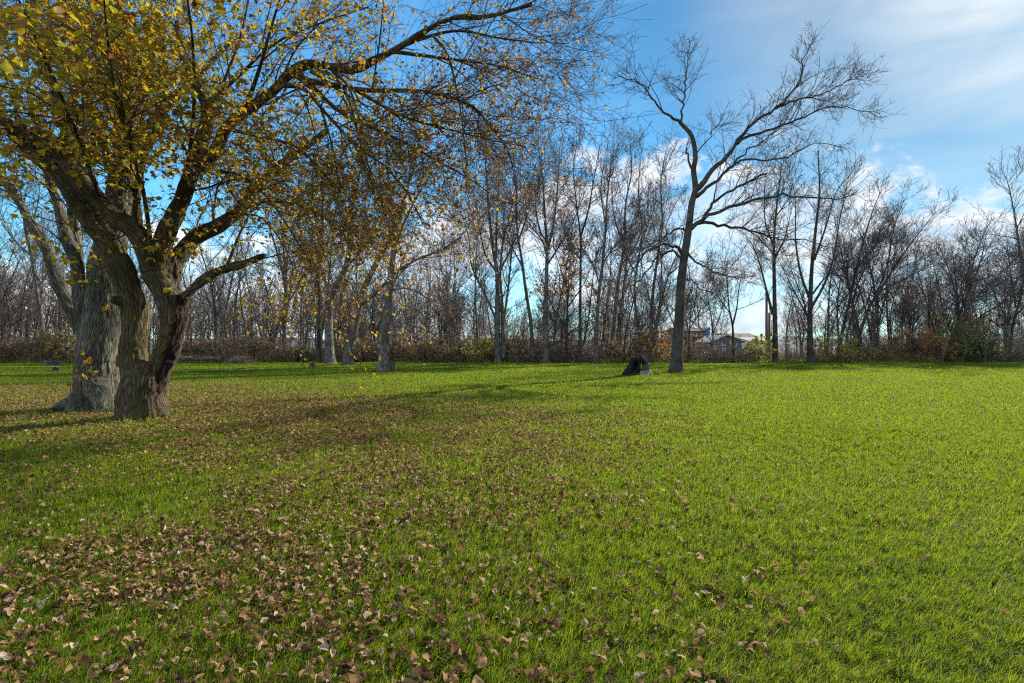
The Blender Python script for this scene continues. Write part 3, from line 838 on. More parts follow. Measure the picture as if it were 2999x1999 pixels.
E('ash_tree', 'thick grey trunk with flared foot, left of the leaning forked trunk', Yof(1066), [(967, 1066), (964, 1000), (963, 944), (972, 868), (1009, 791), (1028, 715), (1025, 640), (1050, 520), (1065, 420)], 32,
  [([(970, 870), (940, 780), (930, 680), (900, 560)], 14, 3), ([(1015, 780), (1070, 720), (1120, 640), (1150, 560)], 12, -3), ([(1028, 700), (990, 600), (960, 500)], 10, 1)], up=.08, group='pale trees on the lawn edge')
E('ash_tree', 'dark slim trunk with mossy foot just left of the thick grey flared trunk', 45.5, [(936, 1058), (934, 980), (935, 870), (930, 780), (945, 660), (940, 520)], 19,
  [([(934, 850), (905, 780), (880, 690), (850, 600)], 9, 2), ([(932, 780), (965, 690), (985, 600)], 9, -2)], DK, group='pale trees on the lawn edge')
# left wood
E('ash_tree', 'tall leaning trunk lit on its right side at the far left behind the brush', 47., [(131, 1020), (112, 877), (94, 756), (76, 680), (60, 560), (30, 430)], 22, [([(108, 850), (150, 780), (180, 700), (190, 600)], 10), ([(92, 750), (40, 700), (0, 640), (-40, 560)], 10), ([(78, 690), (110, 600), (120, 500)], 9)])
E('ash_tree', 'double leaning trunk with bright bare patch, in the brush left of the dark slim trunk', 51., [(795, 1035), (812, 960), (837, 890), (828, 800), (800, 700), (770, 600)], 17, [([(838, 890), (860, 860), (885, 810), (920, 740)], 11), ([(812, 960), (790, 880), (760, 800), (700, 740)], 9), ([(836, 880), (838, 800), (850, 700), (870, 600)], 9)])
E('ash_tree', 'straight dark trunk close behind the double leaning trunk in the brush', 55., [(833, 1030), (833, 940), (840, 860), (830, 700), (840, 600)], 14, [([(838, 880), (870, 800), (890, 720)], 7)], DK)
E('sapling', 'thin crooked sapling at the lawn edge beside the brush pile, right of the fallen logs', Yof(1056), [(668, 1054), (664, 1000), (656, 940), (640, 880), (620, 810), (600, 740)], 9, [([(658, 950), (680, 900), (700, 830), (730, 780)], 5), ([(645, 900), (600, 890), (560, 860)], 4), ([(640, 880), (655, 820), (650, 760)], 5)], DK, l1=(1.4, 1.6))
E('maple_sapling', 'small sapling carrying bright orange leaves in the brown brush at left', 48.5, [(742, 1045), (740, 990), (735, 930), (745, 880)], 5, [([(738, 960), (700, 940), (665, 960)], 4), ([(738, 940), (770, 910), (790, 890)], 4), ([(738, 970), (720, 1000), (690, 1010)], 4)], DK, l1=(2.6, 1.1), l2=(3.5, .7), leaves=(M_leaf_orange, 5, .15, 0), up=.02, group='young trees with autumn leaves')
# centre
E('ash_tree', 'pale twin stemmed trunk fanning into many upright branches, left of centre', 47., [(1457, 1046), (1456, 960), (1457, 870), (1456, 800), (1440, 700), (1430, 590), (1420, 440)], 21,
  [([(1474, 1046), (1472, 900), (1465, 800), (1475, 700), (1500, 600), (1520, 480)], 15, 1), ([(1455, 940), (1420, 860), (1382, 780), (1370, 680), (1330, 580)], 10, -2), ([(1457, 800), (1420, 740), (1400, 640), (1380, 540)], 10, 2), ([(1465, 790), (1500, 720), (1530, 640), (1570, 560)], 9, -1), ([(1452, 760), (1455, 640), (1460, 520), (1450, 420)], 10, 2)])
E('ash_tree', 'thin tall trunk leaning left, between the twin stemmed and the forked trunk', 48., [(1560, 1045), (1555, 950), (1540, 850), (1528, 760), (1514, 665), (1512, 540), (1500, 430)], 14, [([(1530, 780), (1490, 700), (1470, 600)], 7), ([(1520, 700), (1545, 620), (1560, 520)], 7)])
E('ash_tree', 'straight pale trunk forking into a high Y, just left of centre', 46.5, [(1599, 1050), (1599, 950), (1600, 830), (1602, 726), (1596, 640), (1590, 540), (1575, 420)], 19,
  [([(1602, 740), (1585, 700), (1545, 650), (1520, 620)], 9, 2), ([(1603, 730), (1620, 660), (1632, 560), (1640, 440)], 13, -1), ([(1600, 780), (1650, 700), (1690, 620), (1700, 540)], 8, 2), ([(1585, 690), (1570, 620), (1565, 520)], 9, -2)])
E('ash_tree', 'slender dark trunk rising through the orange leaves at centre, forked high up', 47., [(1700, 1050), (1699, 950), (1700, 820), (1700, 695), (1690, 610), (1680, 500), (1690, 410)], 12, [([(1701, 690), (1722, 620), (1740, 520), (1755, 430)], 9), ([(1700, 760), (1660, 700), (1640, 640)], 6)], DK)
E('ash_tree', 'straight trunk right of the orange leaves, leaning slightly right with dark foot', 46., [(1745, 1050), (1748, 960), (1755, 849), (1765, 772), (1774, 660), (1780, 560), (1800, 420)], 15, [([(1765, 772), (1800, 720), (1840, 680)], 7), ([(1756, 830), (1730, 760), (1700, 720)], 6), ([(1774, 660), (1760, 560), (1770, 470)], 8)])
E('ash_tree', 'pale trunk leaning right behind the low drooping limbs of the lone tree', 49., [(1790, 1040), (1800, 930), (1810, 830), (1828, 715), (1832, 600), (1850, 500), (1845, 420)], 15, [([(1818, 780), (1860, 720), (1890, 640), (1900, 560)], 8), ([(1828, 715), (1800, 640), (1790, 540)], 8)])
E('ash_tree', 'thin trunk bowed left, above the charred stump', 50., [(1880, 1040), (1865, 930), (1858, 849), (1866, 780), (1880, 680), (1870, 560), (1880, 430)], 11, [([(1862, 800), (1830, 740), (1820, 660)], 6), ([(1868, 760), (1890, 680), (1920, 600)], 6)])
E('ash_tree', 'clump of stems leaning right, directly left of the lone bare tree', 48., [(1897, 1045), (1906, 960), (1912, 860), (1925, 760), (1940, 650), (1935, 540), (1950, 440)], 14, [([(1905, 1040), (1925, 950), (1950, 830), (1990, 720), (2010, 620)], 12, 2), ([(1900, 1040), (1930, 900), (1938, 780), (1930, 690), (1960, 560)], 10, -2)])
E('ash_tree', 'thin leaning stems rising above the brush behind the charred stump', 47.5, [(1828, 1052), (1832, 980), (1850, 900), (1870, 830), (1880, 760)], 7, [([(1834, 1045), (1860, 980), (1885, 900), (1900, 840)], 5)], DK)
E('crooked_tree', 'low crooked leaning tree with bent dark stem, in the brush at centre', 46.5, [(1585, 1055), (1600, 1020), (1625, 1005), (1660, 985), (1700, 960)], 9, [([(1605, 1016), (1600, 980), (1570, 940)], 4), ([(1620, 1008), (1650, 1020), (1680, 1020)], 4)], DK, l1=(1.4, 1.3))
# young leafy trees
E('oak_sapling', 'leafy young tree with thin yellow and orange leaves among the bare trunks at centre', 48.5, [(1660, 1048), (1660, 960), (1664, 860), (1670, 760), (1690, 690)], 9,
  [([(1660, 960), (1620, 900), (1590, 820)], 6), ([(1662, 900), (1710, 830), (1740, 760)], 6), ([(1664, 860), (1640, 780), (1620, 720)], 6), ([(1660, 980), (1720, 940), (1770, 930)], 6), ([(1661, 940), (1690, 900), (1730, 880)], 6)], DK, l1=(3.2, 1.9), l2=(3.2, 1.), l3=(3.5, .5), leaves=(M_leaf_orange, 4, .15, 0), group='young trees with autumn leaves', ang=45, up=.03)
E('oak_sapling', 'bushy young tree holding dull brown orange leaves, left of the pale twin stemmed trunk', 47.5, [(1290, 1052), (1292, 980), (1296, 900), (1300, 860)], 9,
  [([(1291, 1000), (1250, 960), (1225, 920)], 6), ([(1293, 960), (1340, 920), (1365, 880)], 6), ([(1294, 930), (1260, 890), (1250, 860)], 6), ([(1292, 990), (1340, 980), (1370, 960)], 6)], DK, l1=(2.2, 1.5), l2=(3, .8), l3=(3, .4), leaves=(M_leaf_red, 6, .15, 0), group='young trees with autumn leaves', ang=48, up=.02)
# right of the lone tree
E('ash_tree', 'slim forked V shaped tree in front of the blue house', 47., [(2148, 1050), (2147, 990), (2145, 950), (2135, 900), (2130, 830), (2120, 760)], 10, [([(2146, 950), (2158, 900), (2165, 840), (2180, 780)], 8), ([(2140, 920), (2100, 860), (2085, 800)], 5)], DK)
E('ash_tree', 'thin tree leaning right before the brown house with window', 47., [(2018, 1045), (2018, 990), (2022, 940), (2035, 890), (2045, 820)], 6, [([(2019, 980), (2005, 930), (1998, 880)], 4), ([(2020, 960), (2040, 930), (2060, 880)], 4)], DK)
E('ash_tree', 'thin tree of spreading stems between the brown house and the blue house', 50., [(2085, 1045), (2088, 970), (2078, 900), (2065, 830)], 7, [([(2087, 980), (2110, 920), (2130, 850)], 5), ([(2086, 1000), (2050, 960), (2030, 900)], 4)], DK)
E('ash_tree', 'straight dark trunk with a steep left fork, beside the utility poles', 46.5, [(2271, 1052), (2270, 960), (2268, 850), (2267, 707), (2275, 600), (2290, 480)], 19, [([(2263, 920), (2245, 850), (2224, 769), (2205, 720), (2170, 670)], 13, 2), ([(2268, 760), (2300, 690), (2320, 600)], 9, -2), ([(2266, 720), (2240, 640), (2240, 540)], 9, 2)], DK)
E('ash_tree', 'thick ivy dark trunk fanning into a broad bare crown, right of the poles', 46., [(2374, 1056), (2372, 960), (2373, 880), (2378, 780), (2388, 680), (2400, 560), (2395, 440)], 21,
  [([(2376, 900), (2410, 840), (2440, 760), (2460, 640), (2480, 540)], 12, 2), ([(2374, 880), (2345, 800), (2330, 700), (2330, 600), (2320, 520)], 12, -2), ([(2372, 940), (2330, 860), (2300, 800), (2280, 760)], 9, 2), ([(2380, 860), (2430, 800), (2490, 780), (2540, 770)], 9, -1), ([(2385, 760), (2420, 660), (2450, 560), (2500, 500)], 10, 1)], DK, l1=(2.4, 2.7))
E('ash_tree', 'right leaning bare tree forked low behind the tan bush', 48., [(2514, 1045), (2516, 990), (2545, 900), (2577, 852), (2620, 780), (2672, 707), (2740, 620)], 13, [([(2515, 990), (2498, 920), (2505, 850), (2545, 760), (2590, 640)], 11, 2), ([(2580, 850), (2640, 820), (2700, 790), (2760, 770)], 7, -2), ([(2560, 880), (2600, 770), (2620, 660), (2650, 580)], 8, 1)], DK)
E('ash_tree', 'dark trunk leaning right behind the spreading bare crown', 49., [(2452, 1045), (2470, 960), (2495, 850), (2520, 740), (2555, 620), (2580, 560)], 14, [([(2490, 870), (2480, 760), (2500, 660)], 8), ([(2510, 780), (2560, 720), (2610, 650)], 7)], DK)
E('thicket_tree', 'dense tangled dark tree filling the right edge of the wood, taller of the two', 50., [(2790, 1050), (2800, 960), (2830, 870), (2870, 770), (2890, 680)], 13, [([(2800, 960), (2850, 880), (2930, 800), (2990, 740)], 10, 3), ([(2795, 1000), (2760, 900), (2740, 800), (2720, 740)], 10, 2), ([(2810, 930), (2800, 830), (2790, 740)], 9, -2), ([(2800, 980), (2880, 920), (2960, 870), (3040, 820)], 9, -3), ([(2830, 870), (2840, 760), (2830, 700)], 9, 1)], (M_bark_dark, M_twig_purple), l1=(4.8, 2.7), l2=(5., 1.25), l3=(4., .6), ang=46, up=.04)
E('thicket_tree', 'dense tangled dark tree at the right border of the view', 51., [(2960, 1050), (2965, 960), (2990, 860), (3000, 760), (3010, 690)], 12, [([(2965, 960), (2920, 880), (2890, 800)], 9, 2), ([(2970, 930), (3030, 860), (3080, 780)], 9, -2), ([(2975, 900), (2960, 800), (2950, 720)], 9, 1)], (M_bark_dark, M_twig_purple), l1=(4.8, 2.7), l2=(5., 1.25), l3=(4., .6), ang=46, up=.04)
E('thicket_tree', 'low dense thorny tree left of the green ivy column, dull purple brown', 49., [(2670, 1050), (2672, 980), (2680, 900), (2690, 840)], 9, [([(2672, 980), (2630, 910), (2610, 850)], 7), ([(2675, 950), (2720, 890), (2740, 840)], 7), ([(2675, 960), (2650, 880), (2660, 830)], 6)], (M_bark_dark, M_twig_purple), l1=(5., 2.2), l2=(5., 1.1), l3=(4., .55), ang=46, up=.04)

# ------------------------------------------------------------------ deeper wood: copies of a few kinds
def proto_tree(h, rb, seed, spread=1., per=(2.8, 2.8, 2.6), lens=(.34, 1.2, .6)):
    root = thing('bare_tree', 'thin bare tree standing deep in the grey wood behind the edge trees', 'tree', (0, 0, 0), 'thin bare trees deep in the wood')
    kx = rng.normal(0, .13 * h, 2)
    n = 16
    t = np.linspace(0, 1, n)
    tr = np.stack([kx[0] * t ** 1.5 + .32 * np.sin(t * 5 + seed), kx[1] * t ** 1.5 + .3 * np.cos(t * 4 + seed), h * t - .3], 1)
    r = rb * (1 - .85 * t) * (1 + .4 * np.exp(-t * h / .4))
    g_ = (tr[None], r[None])
    e1 = sprout(*g_, per_m=per[0], t0=.2, ang=(44, 12), L=(h * lens[0] * spread, .35), Lshape=.5, M=7, rr=.6, slender=.012, up=.06, wig=.13, rmin=.012)
    e2 = sprout(*e1, per_m=per[1], t0=.15, ang=(38, 12), L=(lens[1], .35), M=5, rr=.6, slender=.012, up=.08, wig=.14, rmin=.010)
    e3 = sprout(*e2, per_m=per[2], t0=.15, ang=(36, 12), L=(lens[2], .3), M=3, slender=.015, up=.06, rmin=.009)
    tube_part('trunk', [g_, e1], M_bark_far if seed % 2 else M_bark_dark, root, 6)
    tube_part('crown', [e2, e3], M_twig_purple, root, 3)
    return root

protos = [proto_tree(h, rb, i, sp) for i, (h, rb, sp) in enumerate([(10, .10, .9), (14, .14, .75), (8.5, .08, 1.1), (16, .17, .75), (11, .09, .8), (7.5, .07, 1.2), (12.5, .12, .8), (13, .15, .9), (9, .06, .9), (15, .13, .65), (6.5, .05, 1.3), (11.5, .14, 1.)])]
used = set()
spots = []
for i in range(295):
    if i < 165:
        u = random.uniform(-150, 1350); Y = 49.5 + 32 * random.random() ** 1.3
    elif i < 215:
        u = random.uniform(1300, 2000); Y = 49.5 + 26 * random.random() ** 1.2
    elif i < 228:
        u = random.uniform(1990, 2330); Y = random.uniform(80, 100)
    else:
        u = random.uniform(2320, 3150); Y = 50 + 30 * random.random() ** 1.3
    spots.append((u, Y))
for u, Y in spots:
    k = random.randrange(len(protos))
    x = (u - CU) / F * Y
    z = float(terrain(x, Y))
    s = random.uniform(.8, 1.2)
    if k not in used:
        used.add(k); o = protos[k]; o.location = (x, Y, z); o.rotation_euler = (0, 0, random.uniform(0, 6.28)); o.scale = (s, s, s)
    else:
        copy_thing(protos[k], (x, Y, z), random.uniform(0, 6.28), s)

# the far wood that reads as one purple grey mass
fw = Buf()
mass = []
for i in range(420):
    u = random.uniform(-250, 1950) if i < 330 else random.uniform(2330, 3250)
    Y = random.uniform(78, 112); h = random.uniform(8, 12.5) * (1 if u < 1300 else .8)
    x = (u - CU) / F * Y; z = float(terrain(x, Y))
    t = np.linspace(0, 1, 8)
    q = np.stack([x + rng.normal(0, .06 * h) * t ** 1.4, Y + rng.normal(0, .05 * h) * t, z - .2 + h * t], 1)
    mass.append((q[None], (.09 * (1 - .85 * t))[None]))
m0 = cat(*mass)
m1 = sprout(*m0, per_m=2.2, t0=.12, ang=(36, 10), L=(3.0, .35), Lshape=.5, M=5, rr=.6, slender=.014, up=.1, wig=.13, rmin=.02)
m2 = sprout(*m1, per_m=2.4, t0=.1, ang=(38, 12), L=(1.3, .35), M=4, slender=.015, up=.06, rmin=.018)
m3 = sprout(*m2, per_m=1.4, t0=.1, ang=(38, 12), L=(.7, .35), M=2, slender=.02, up=.06, rmin=.016)
for p, r in (m0, m1, m2, m3):
    V, Q, T, co = tubes(p, r, 3); fw.add(V, Q, T, co)
tag(part('far_wood', fw.mesh('far_wood'), M_twig_purple), 'far purple grey wood of bare stems closing the view', 'wood', kind='stuff')

# ------------------------------------------------------------------ brush
def shrub_proto(name, label, mat, h, w, nstem, leafn, lsize, twig=M_twig_purple, group='low shrubs along the edge of the wood'):
    leafn = int(leafn * 1.7); lsize *= 1.12
    root = thing(name, label, 'shrub', (0, 0, 0), group)
    st = []
    for i in range(int(nstem * 1.5)):
        a = random.uniform(0, 2 * PI); rr_ = random.uniform(.0, .35) * w
        b = np.array([math.cos(a) * rr_, math.sin(a) * rr_, -.05])
        out = random.uniform(.2, .9) * w * .5
        hh = h * (random.uniform(.6, 1.05) if i % 5 < 3 else random.uniform(.22, .6)); out *= 1.0 if i % 5 < 3 else 1.25
        st.append((spline([b, b + np.array([math.cos(a) * out * .4, math.sin(a) * out * .4, hh * .55]), b + np.array([math.cos(a) * out, math.sin(a) * out, hh])], 10)[None], (np.linspace(.022, .008, 10))[None]))
    s = cat(*st)
    s2 = sprout(*s, per_m=3.2, t0=.1, ang=(45, 14), L=(h * .32, .35), M=5, rr=.7, slender=.014, up=.05, rmin=.007)
    s3 = sprout(*s2, per_m=3.2, t0=.15, ang=(45, 14), L=(h * .16, .35), M=4, slender=.016, up=.03, rmin=.006)
    tube_part('stems', [s], twig, root, 4); tube_part('twigs', [s2, s3], twig, root, 3)
    if leafn:
        p, t = on_twigs(s3[0], 1., .05)
        i = rng.integers(0, len(p), leafn); p, t = p[i] + rng.normal(0, .05, (leafn, 3)), t[i]
        V, Q, T, k = leaf_cloud(p, t + rng.normal(0, .7, t.shape), rng.normal(0, 1, t.shape), rng.uniform(.6, 1.25, leafn) * lsize, .2, .2)
        part('foliage', Buf().add(V, Q, T, tint=k).mesh('foliage'), mat, root)
    return root

# distinct bushes
def at_shrub(o, u, Y, s=1., rz=0.):
    x = (u - CU) / F * Y
    o.location = (x, Y, float(terrain(x, Y))); o.scale = (s, s, s) if not isinstance(s, tuple) else s; o.rotation_euler = (0, 0, rz)
    return o
GD = 'shrubs in autumn colour'
at_shrub(shrub_proto('shrub', 'rounded yellow green bush at the wood edge below the pale twin stemmed trunk', M_leaf_ygreen, 2.6, 3.0, 16, 2600, .10, group=GD), 1415, 47.6)
at_shrub(shrub_proto('shrub', 'bright orange yellow bush just left of the lone bare tree', M_leaf_orange, 2.7, 2.4, 12, 1300, .13, group=GD), 1928, 48)
at_shrub(shrub_proto('shrub', 'tan gold bush directly right of the lone bare tree foot', M_leaf_orange, 2.4, 2.2, 12, 800, .10, group=GD), 2022, 48.3)
at_shrub(shrub_proto('shrub', 'yellow green bush in front of the blue house end', M_leaf_ygreen, 2.7, 3.2, 16, 2200, .10, group=GD), 2222, 47.3)
at_shrub(shrub_proto('shrub', 'wide olive tan bush right of the thick ivy dark trunk', M_leaf_ygreen, 2.6, 4.2, 20, 2600, .09, group=GD), 2450, 47.5)
at_shrub(shrub_proto('ivy_shrub', 'tall narrow green ivy column at right between red brown brush', M_leaf_green, 3.7, 1.7, 16, 2400, .11, group=GD), 2795, 47.5)
at_shrub(shrub_proto('ivy_shrub', 'shorter wide green bush right of the ivy column', M_leaf_green, 2.8, 2.3, 14, 1500, .11, group=GD), 2890, 47.2)
at_shrub(shrub_proto('shrub', 'light gold leaved bush left of the ivy column', M_leaf_orange, 3.2, 2.4, 14, 1500, .11, group=GD), 2735, 47.8)
at_shrub(shrub_proto('shrub', 'red brown leaved bush between the two green ivy bushes', M_leaf_red, 4.0, 1.9, 14, 1500, .12, group=GD), 2845, 48.2)
at_shrub(shrub_proto('shrub', 'red brown bush at the foot of the tangled tree, left of the gold bush', M_leaf_red, 3.0, 2.6, 14, 1200, .11, group=GD), 2670, 48.0)
at_shrub(shrub_proto('shrub', 'golden olive bush behind the dark flat stump at the far left', M_leaf_ygreen, 2.9, 2.2, 14, 1300, .10, group=GD), 165, 47.0)
# ordinary brush kinds, each copied along the edge
kinds = [
    (shrub_proto('shrub', 'dense brown leaved shrub in the brush band along the wood edge', M_leaf_brown, 2.2, 3.0, 18, 1500, .09), [20, 90, 560, 620, 720, 860, 1080, 1180, 1240, 1480, 1650, 1850, 2600, -40, 140, 250, 590, 680, 840, 990, 1110, 1310, 1430, 1540, 1610, 1690, 1770, 1810, 2560, 2680]),
    (shrub_proto('shrub', 'dull olive leaved shrub in the brush band along the wood edge', M_leaf_olive, 2.0, 3.0, 18, 1700, .09), [-60, 60, 230, 500, 780, 900, 960, 1330, 1370, 1520, 1730, 1880, 2650, 2960, 1270, 1400, 1590, 1670, 640, 1040, 1200, 2520, 2710, 2840, 2930, 3020]),
    (shrub_proto('shrub', 'bare grey twiggy shrub in the brush band along the wood edge', M_leaf_brown, 2.5, 3.2, 22, 250, .08), [-20, 120, 590, 690, 830, 1020, 1130, 1450, 1560, 1620, 1700, 1790, 2080, 2330, 2065, 2105, 2135, 2175, 2195, 2540, 2590, 2620, 2700, 2760, 2930, 3010]),
    (shrub_proto('shrub', 'rusty orange leaved shrub in the brush band along the wood edge', M_leaf_red, 2.1, 2.8, 16, 1100, .09), [0, 70, 200, 540, 650, 750, 800, 1060, 1160, 1210, 2500, 2900, 2980, 110, 580, 700, 880, 1100, 1260, 1490, 1720, 2690, 2760]),
]
for o, us in kinds:
    for j, u in enumerate(us):
        Y = random.uniform(47.2, 50.5) if u > 450 else random.uniform(46, 48.5)
        s = random.uniform(.55, 1.35)
        sc = (s, s, s * random.uniform(.85, 1.15))
        x = (u - CU) / F * Y; loc = (x, Y, float(terrain(x, Y)))
        if j == 0: at_shrub(o, u, Y, sc, random.uniform(0, 6.28))
        else: copy_thing(o, loc, random.uniform(0, 6.28), sc)

# sumac with dark fruit heads
def sumac(u, Y, label, nh):
    x = (u - CU) / F * Y
    root = thing('sumac_shrub', label, 'shrub', (x, Y, float(terrain(x, Y))), 'sumac shrubs with dark fruit')
    st, fr = [], []
    for i in range(nh):
        dx, dy = random.uniform(-1.6, 1.6), random.uniform(-.8, .8); hh = random.uniform(3.2, 4.3)
        st.append(guide([], 0, 0) if False else (spline([(x + dx * .4, Y + dy * .4, -.05), (x + dx * .6, Y + dy, hh * .5), (x + dx, Y + dy, hh)], 9)[None], np.linspace(.03, .014, 9)[None]))
        p = np.array([x + dx, Y + dy, hh])
        t = np.linspace(0, 1, 6)
        fr.append((np.stack([p[0] + .05 * t, np.full(6, p[1]), p[2] - .03 + .34 * t], 1)[None], (.085 * np.array([.35, .9, 1, .8, .5, .1]))[None]))
    tube_part('stems', st, M_twig_grey, root, 5)
    tube_part('fruit_heads', fr, M_sumac, root, 8)
sumac(2765, 47.6, 'sumac with dark red fruit heads above the green ivy column', 9)
sumac(2880, 47.6, 'sumac with dark red fruit heads above the shorter wide green bush', 12)
sumac(2960, 47.4, 'sumac with dark red fruit heads at the right border', 8)

# undergrowth: dry stems and weeds that fill the foot of the wood
def undergrowth():
    n = 10000
    x = rng.uniform(-62, 62, n); y = lawn_edge(x) + np.abs(rng.normal(0, 1., n)) + .1
    far = rng.random(n) < .45
    y[far] += rng.uniform(0, 12, far.sum())
    keep = ~((x > 18) & (x < 30) & (rng.random(n) < .35))
    x, y = x[keep], y[keep]; n = len(x)
    h = rng.uniform(.2, .95, n) * np.where(rng.random(n) < .2, 1.7, 1.)
    az = rng.uniform(0, 2 * PI, n); ln = np.abs(rng.normal(.3, .25, n)) * h
    z = terrain(x, y) - .05
    b = np.stack([x, y, z], 1)
    tip = b + np.stack([np.cos(az) * ln, np.sin(az) * ln, h], 1)
    mid = (b + tip) / 2 + np.stack([np.zeros(n), np.zeros(n), h * .12], 1)
    Pt = np.stack([b, mid, tip], 1)
    Rd = np.tile(np.array([.010, .008, .005]), (n, 1))
    return Pt, Rd
up_, ur_ = undergrowth()
ut = sprout(up_, ur_, n=5, t0=.08, ang=(45, 15), L=(.3, .35), M=3, rr=.8, slender=.02, rmin=.005)
V, Q, T, co = tubes(up_, ur_, 3); V2, Q2, T2, co2 = tubes(*ut, 3)
ub = Buf().add(V, Q, None, co).add(V2, Q2, None, co2)
ug = part('undergrowth', ub.mesh('undergrowth'), plain_mat('dry_stems', (.24, .185, .11), .9, .5, .8))
tag(ug, 'dry brown weeds and stems at the foot of the wood', 'undergrowth', kind='stuff')
lp, ltn = on_twigs(ut[0], 1.3, .2)
V, Q, T, k = leaf_cloud(lp, ltn + rng.normal(0, .7, ltn.shape), rng.normal(0, 1, ltn.shape), rng.uniform(.05, .11, len(lp)), .2, .2)
M_under = leaf_mat('leaf_undergrowth', [(0., (.09, .065, .04)), (.35, (.24, .175, .09)), (.65, (.21, .19, .075)), (1., (.11, .16, .045))], .35)
o = part('undergrowth', Buf().add(V, Q, T, tint=k).mesh('undergrowth'), M_under)
tag(o, 'small brown and olive leaves on the weeds at the foot of the wood', 'undergrowth', kind='stuff')
# a ragged fringe of longer grass along the lawn's far edge
n = 26000
x = rng.uniform(-60, 60, n); y = lawn_edge(x) + rng.normal(.15, .35, n)
h = rng.uniform(.12, .38, n); az = rng.uniform(0, 2 * PI, n); w = rng.uniform(.012, .03, n)
b = np.stack([x, y, terrain(x, y) - .02], 1); s = np.stack([np.cos(az) * w, np.sin(az) * w, np.zeros(n)], 1)
tp = b + np.stack([np.cos(az * 3) * h * .5, np.sin(az * 3) * h * .5, h], 1)
V = np.stack([b - s, b + s, tp], 1).reshape(-1, 3); T = (np.arange(n) * 3)[:, None] + np.arange(3)
tag(part('tall_grass', Buf().add(V, None, T, tint=np.repeat(np.clip(rng.normal(.55, .3, n), 0, 1), 3)).mesh('tall_grass'), M_grass), 'ragged longer grass along the far edge of the lawn', 'grass', kind='stuff')

# ------------------------------------------------------------------ stumps, logs
def stump(name, label, u, vb, w, h_px, mat, top=M_wood_cut, group=None, ragged=.03, lean=0.):
    Y = Yof(vb); k = Y / F
    x, y = (u - CU) / F * Y, Y
    root = thing(name, label, 'tree stump', (x, y, float(terrain(x, y))), group)
    r = w * k / 2; h = h_px * k
    ns, nr = 28, 9
    th = np.linspace(0, 2 * PI, ns, endpoint=False)
    lob = 1 + .10 * np.sin(th * 5 + u) + .06 * np.sin(th * 9 + 1)
    V = []
    top_r = ragged * rng.normal(0, 1, ns)
    for i in range(nr):
        t = i / (nr - 1)
        rr_ = r * (1 + .55 * (1 - t) ** 3 * (lob - .7)) * (.96 + .06 * lob * (1 - t))
        z = h * t + (top_r * t ** 3)
        V.append(np.stack([x + rr_ * np.cos(th) + lean * t, y + rr_ * np.sin(th), -.06 + z + root.location.z], 1))
    V = np.concatenate(V)
    idx = np.arange(ns * nr).reshape(nr, ns)
    Q = np.stack([idx[:-1], np.roll(idx[:-1], -1, 1), np.roll(idx[1:], -1, 1), idx[1:]], -1).reshape(-1, 4)
    co = V - np.array(root.location)
    part('bark', mesh_from('bark', V, Q, co=co), mat, root)
    rim = V[-ns:] - np.array([0, 0, .012]); c = rim.mean(0, keepdims=True)
    Vt = np.vstack([rim, c]); T = np.stack([np.arange(ns), np.roll(np.arange(ns), -1), np.full(ns, ns)], 1)
    part('cut_face', mesh_from('cut_face', Vt, None, T, smooth=False), top, root)
    return root
stump('tree_stump', 'dark wide flat topped stump before the brush at far left', 152, 1070, 36, 16, M_weathered, M_weathered)
stump('tree_stump', 'small brown stump in front of the wide dark stump at far left', 167, 1085, 21, 15, M_bark_dark)
stump('tree_stump', 'short round brown stump on the lawn left of the thick flared grey trunk', 917, 1074, 20, 17, M_bark_maple)
stump('tree_stump', 'gnarled low stump touching the right side of the nearest straight grey trunk', 1148, 1084, 18, 26, M_bark_far, M_bark_far, ragged=.06)

def log(name, label, a, b, r, mat):
    A, B = np.array(a), np.array(b)
    root = thing(name, label, 'log', tuple((A + B) / 2), 'fallen logs beyond the yellow tree')
    n = 20
    p = A + (B - A) * np.linspace(0, 1, n)[:, None]; p[1:-1] += rng.normal(0, r * .12, (n - 2, 3))
    rad = r * np.linspace(1, .7, n) * (1 + .06 * rng.normal(size=n))
    V, Q, T, co = tubes(p[None], rad[None], 12)
    part('bark', Buf().add(V, Q, T, co).mesh('bark'), mat, root)
    for e, q, rr_ in ((0, p[0], rad[0]), (1, p[-1], rad[-1])):
        ring = V[:12] if e == 0 else V[-12:]
        c = ring.mean(0, keepdims=True)
        part('cut_end', mesh_from('cut_end', np.vstack([ring, c]), None, np.stack([np.arange(12), np.roll(np.arange(12), -1), np.full(12, 12)], 1), smooth=False), M_wood_cut, root)
log('fallen_log', 'long grey log lying on the ground beyond the yellow tree', P(525, 1050, 42), P(645, 1050, 43), .19, M_bark_far)
log('fallen_log', 'short log raised above the ground behind the long grey log', P(520, 1025, 45), P(587, 1024, 45.5), .14, M_bark_dark)
log('branch_or_shade_strip', 'thin curved dead branch lying on the end of the long log', P(600, 1046, 43.5), P(662, 1050, 43), .07, M_bark_dark)
log('branch_or_shade_strip', 'low dark strip laid as a shadow line across the grass at left', P(552, 1088, 31), P(745, 1087, 32), .05, M_bark_dark)  # dark tube put where a shadow line crosses the lawn
log('stick', 'pale fallen stick on the leafy lawn right of the yellow tree', P(757, 1173, 14.6), P(786, 1166, 15.2), .016, M_bark_grey)
log('stick', 'small brown stick in the near grass right of centre', P(1950, 1645, 3.82), P(2012, 1672, 3.66), .007, M_bark_dark)

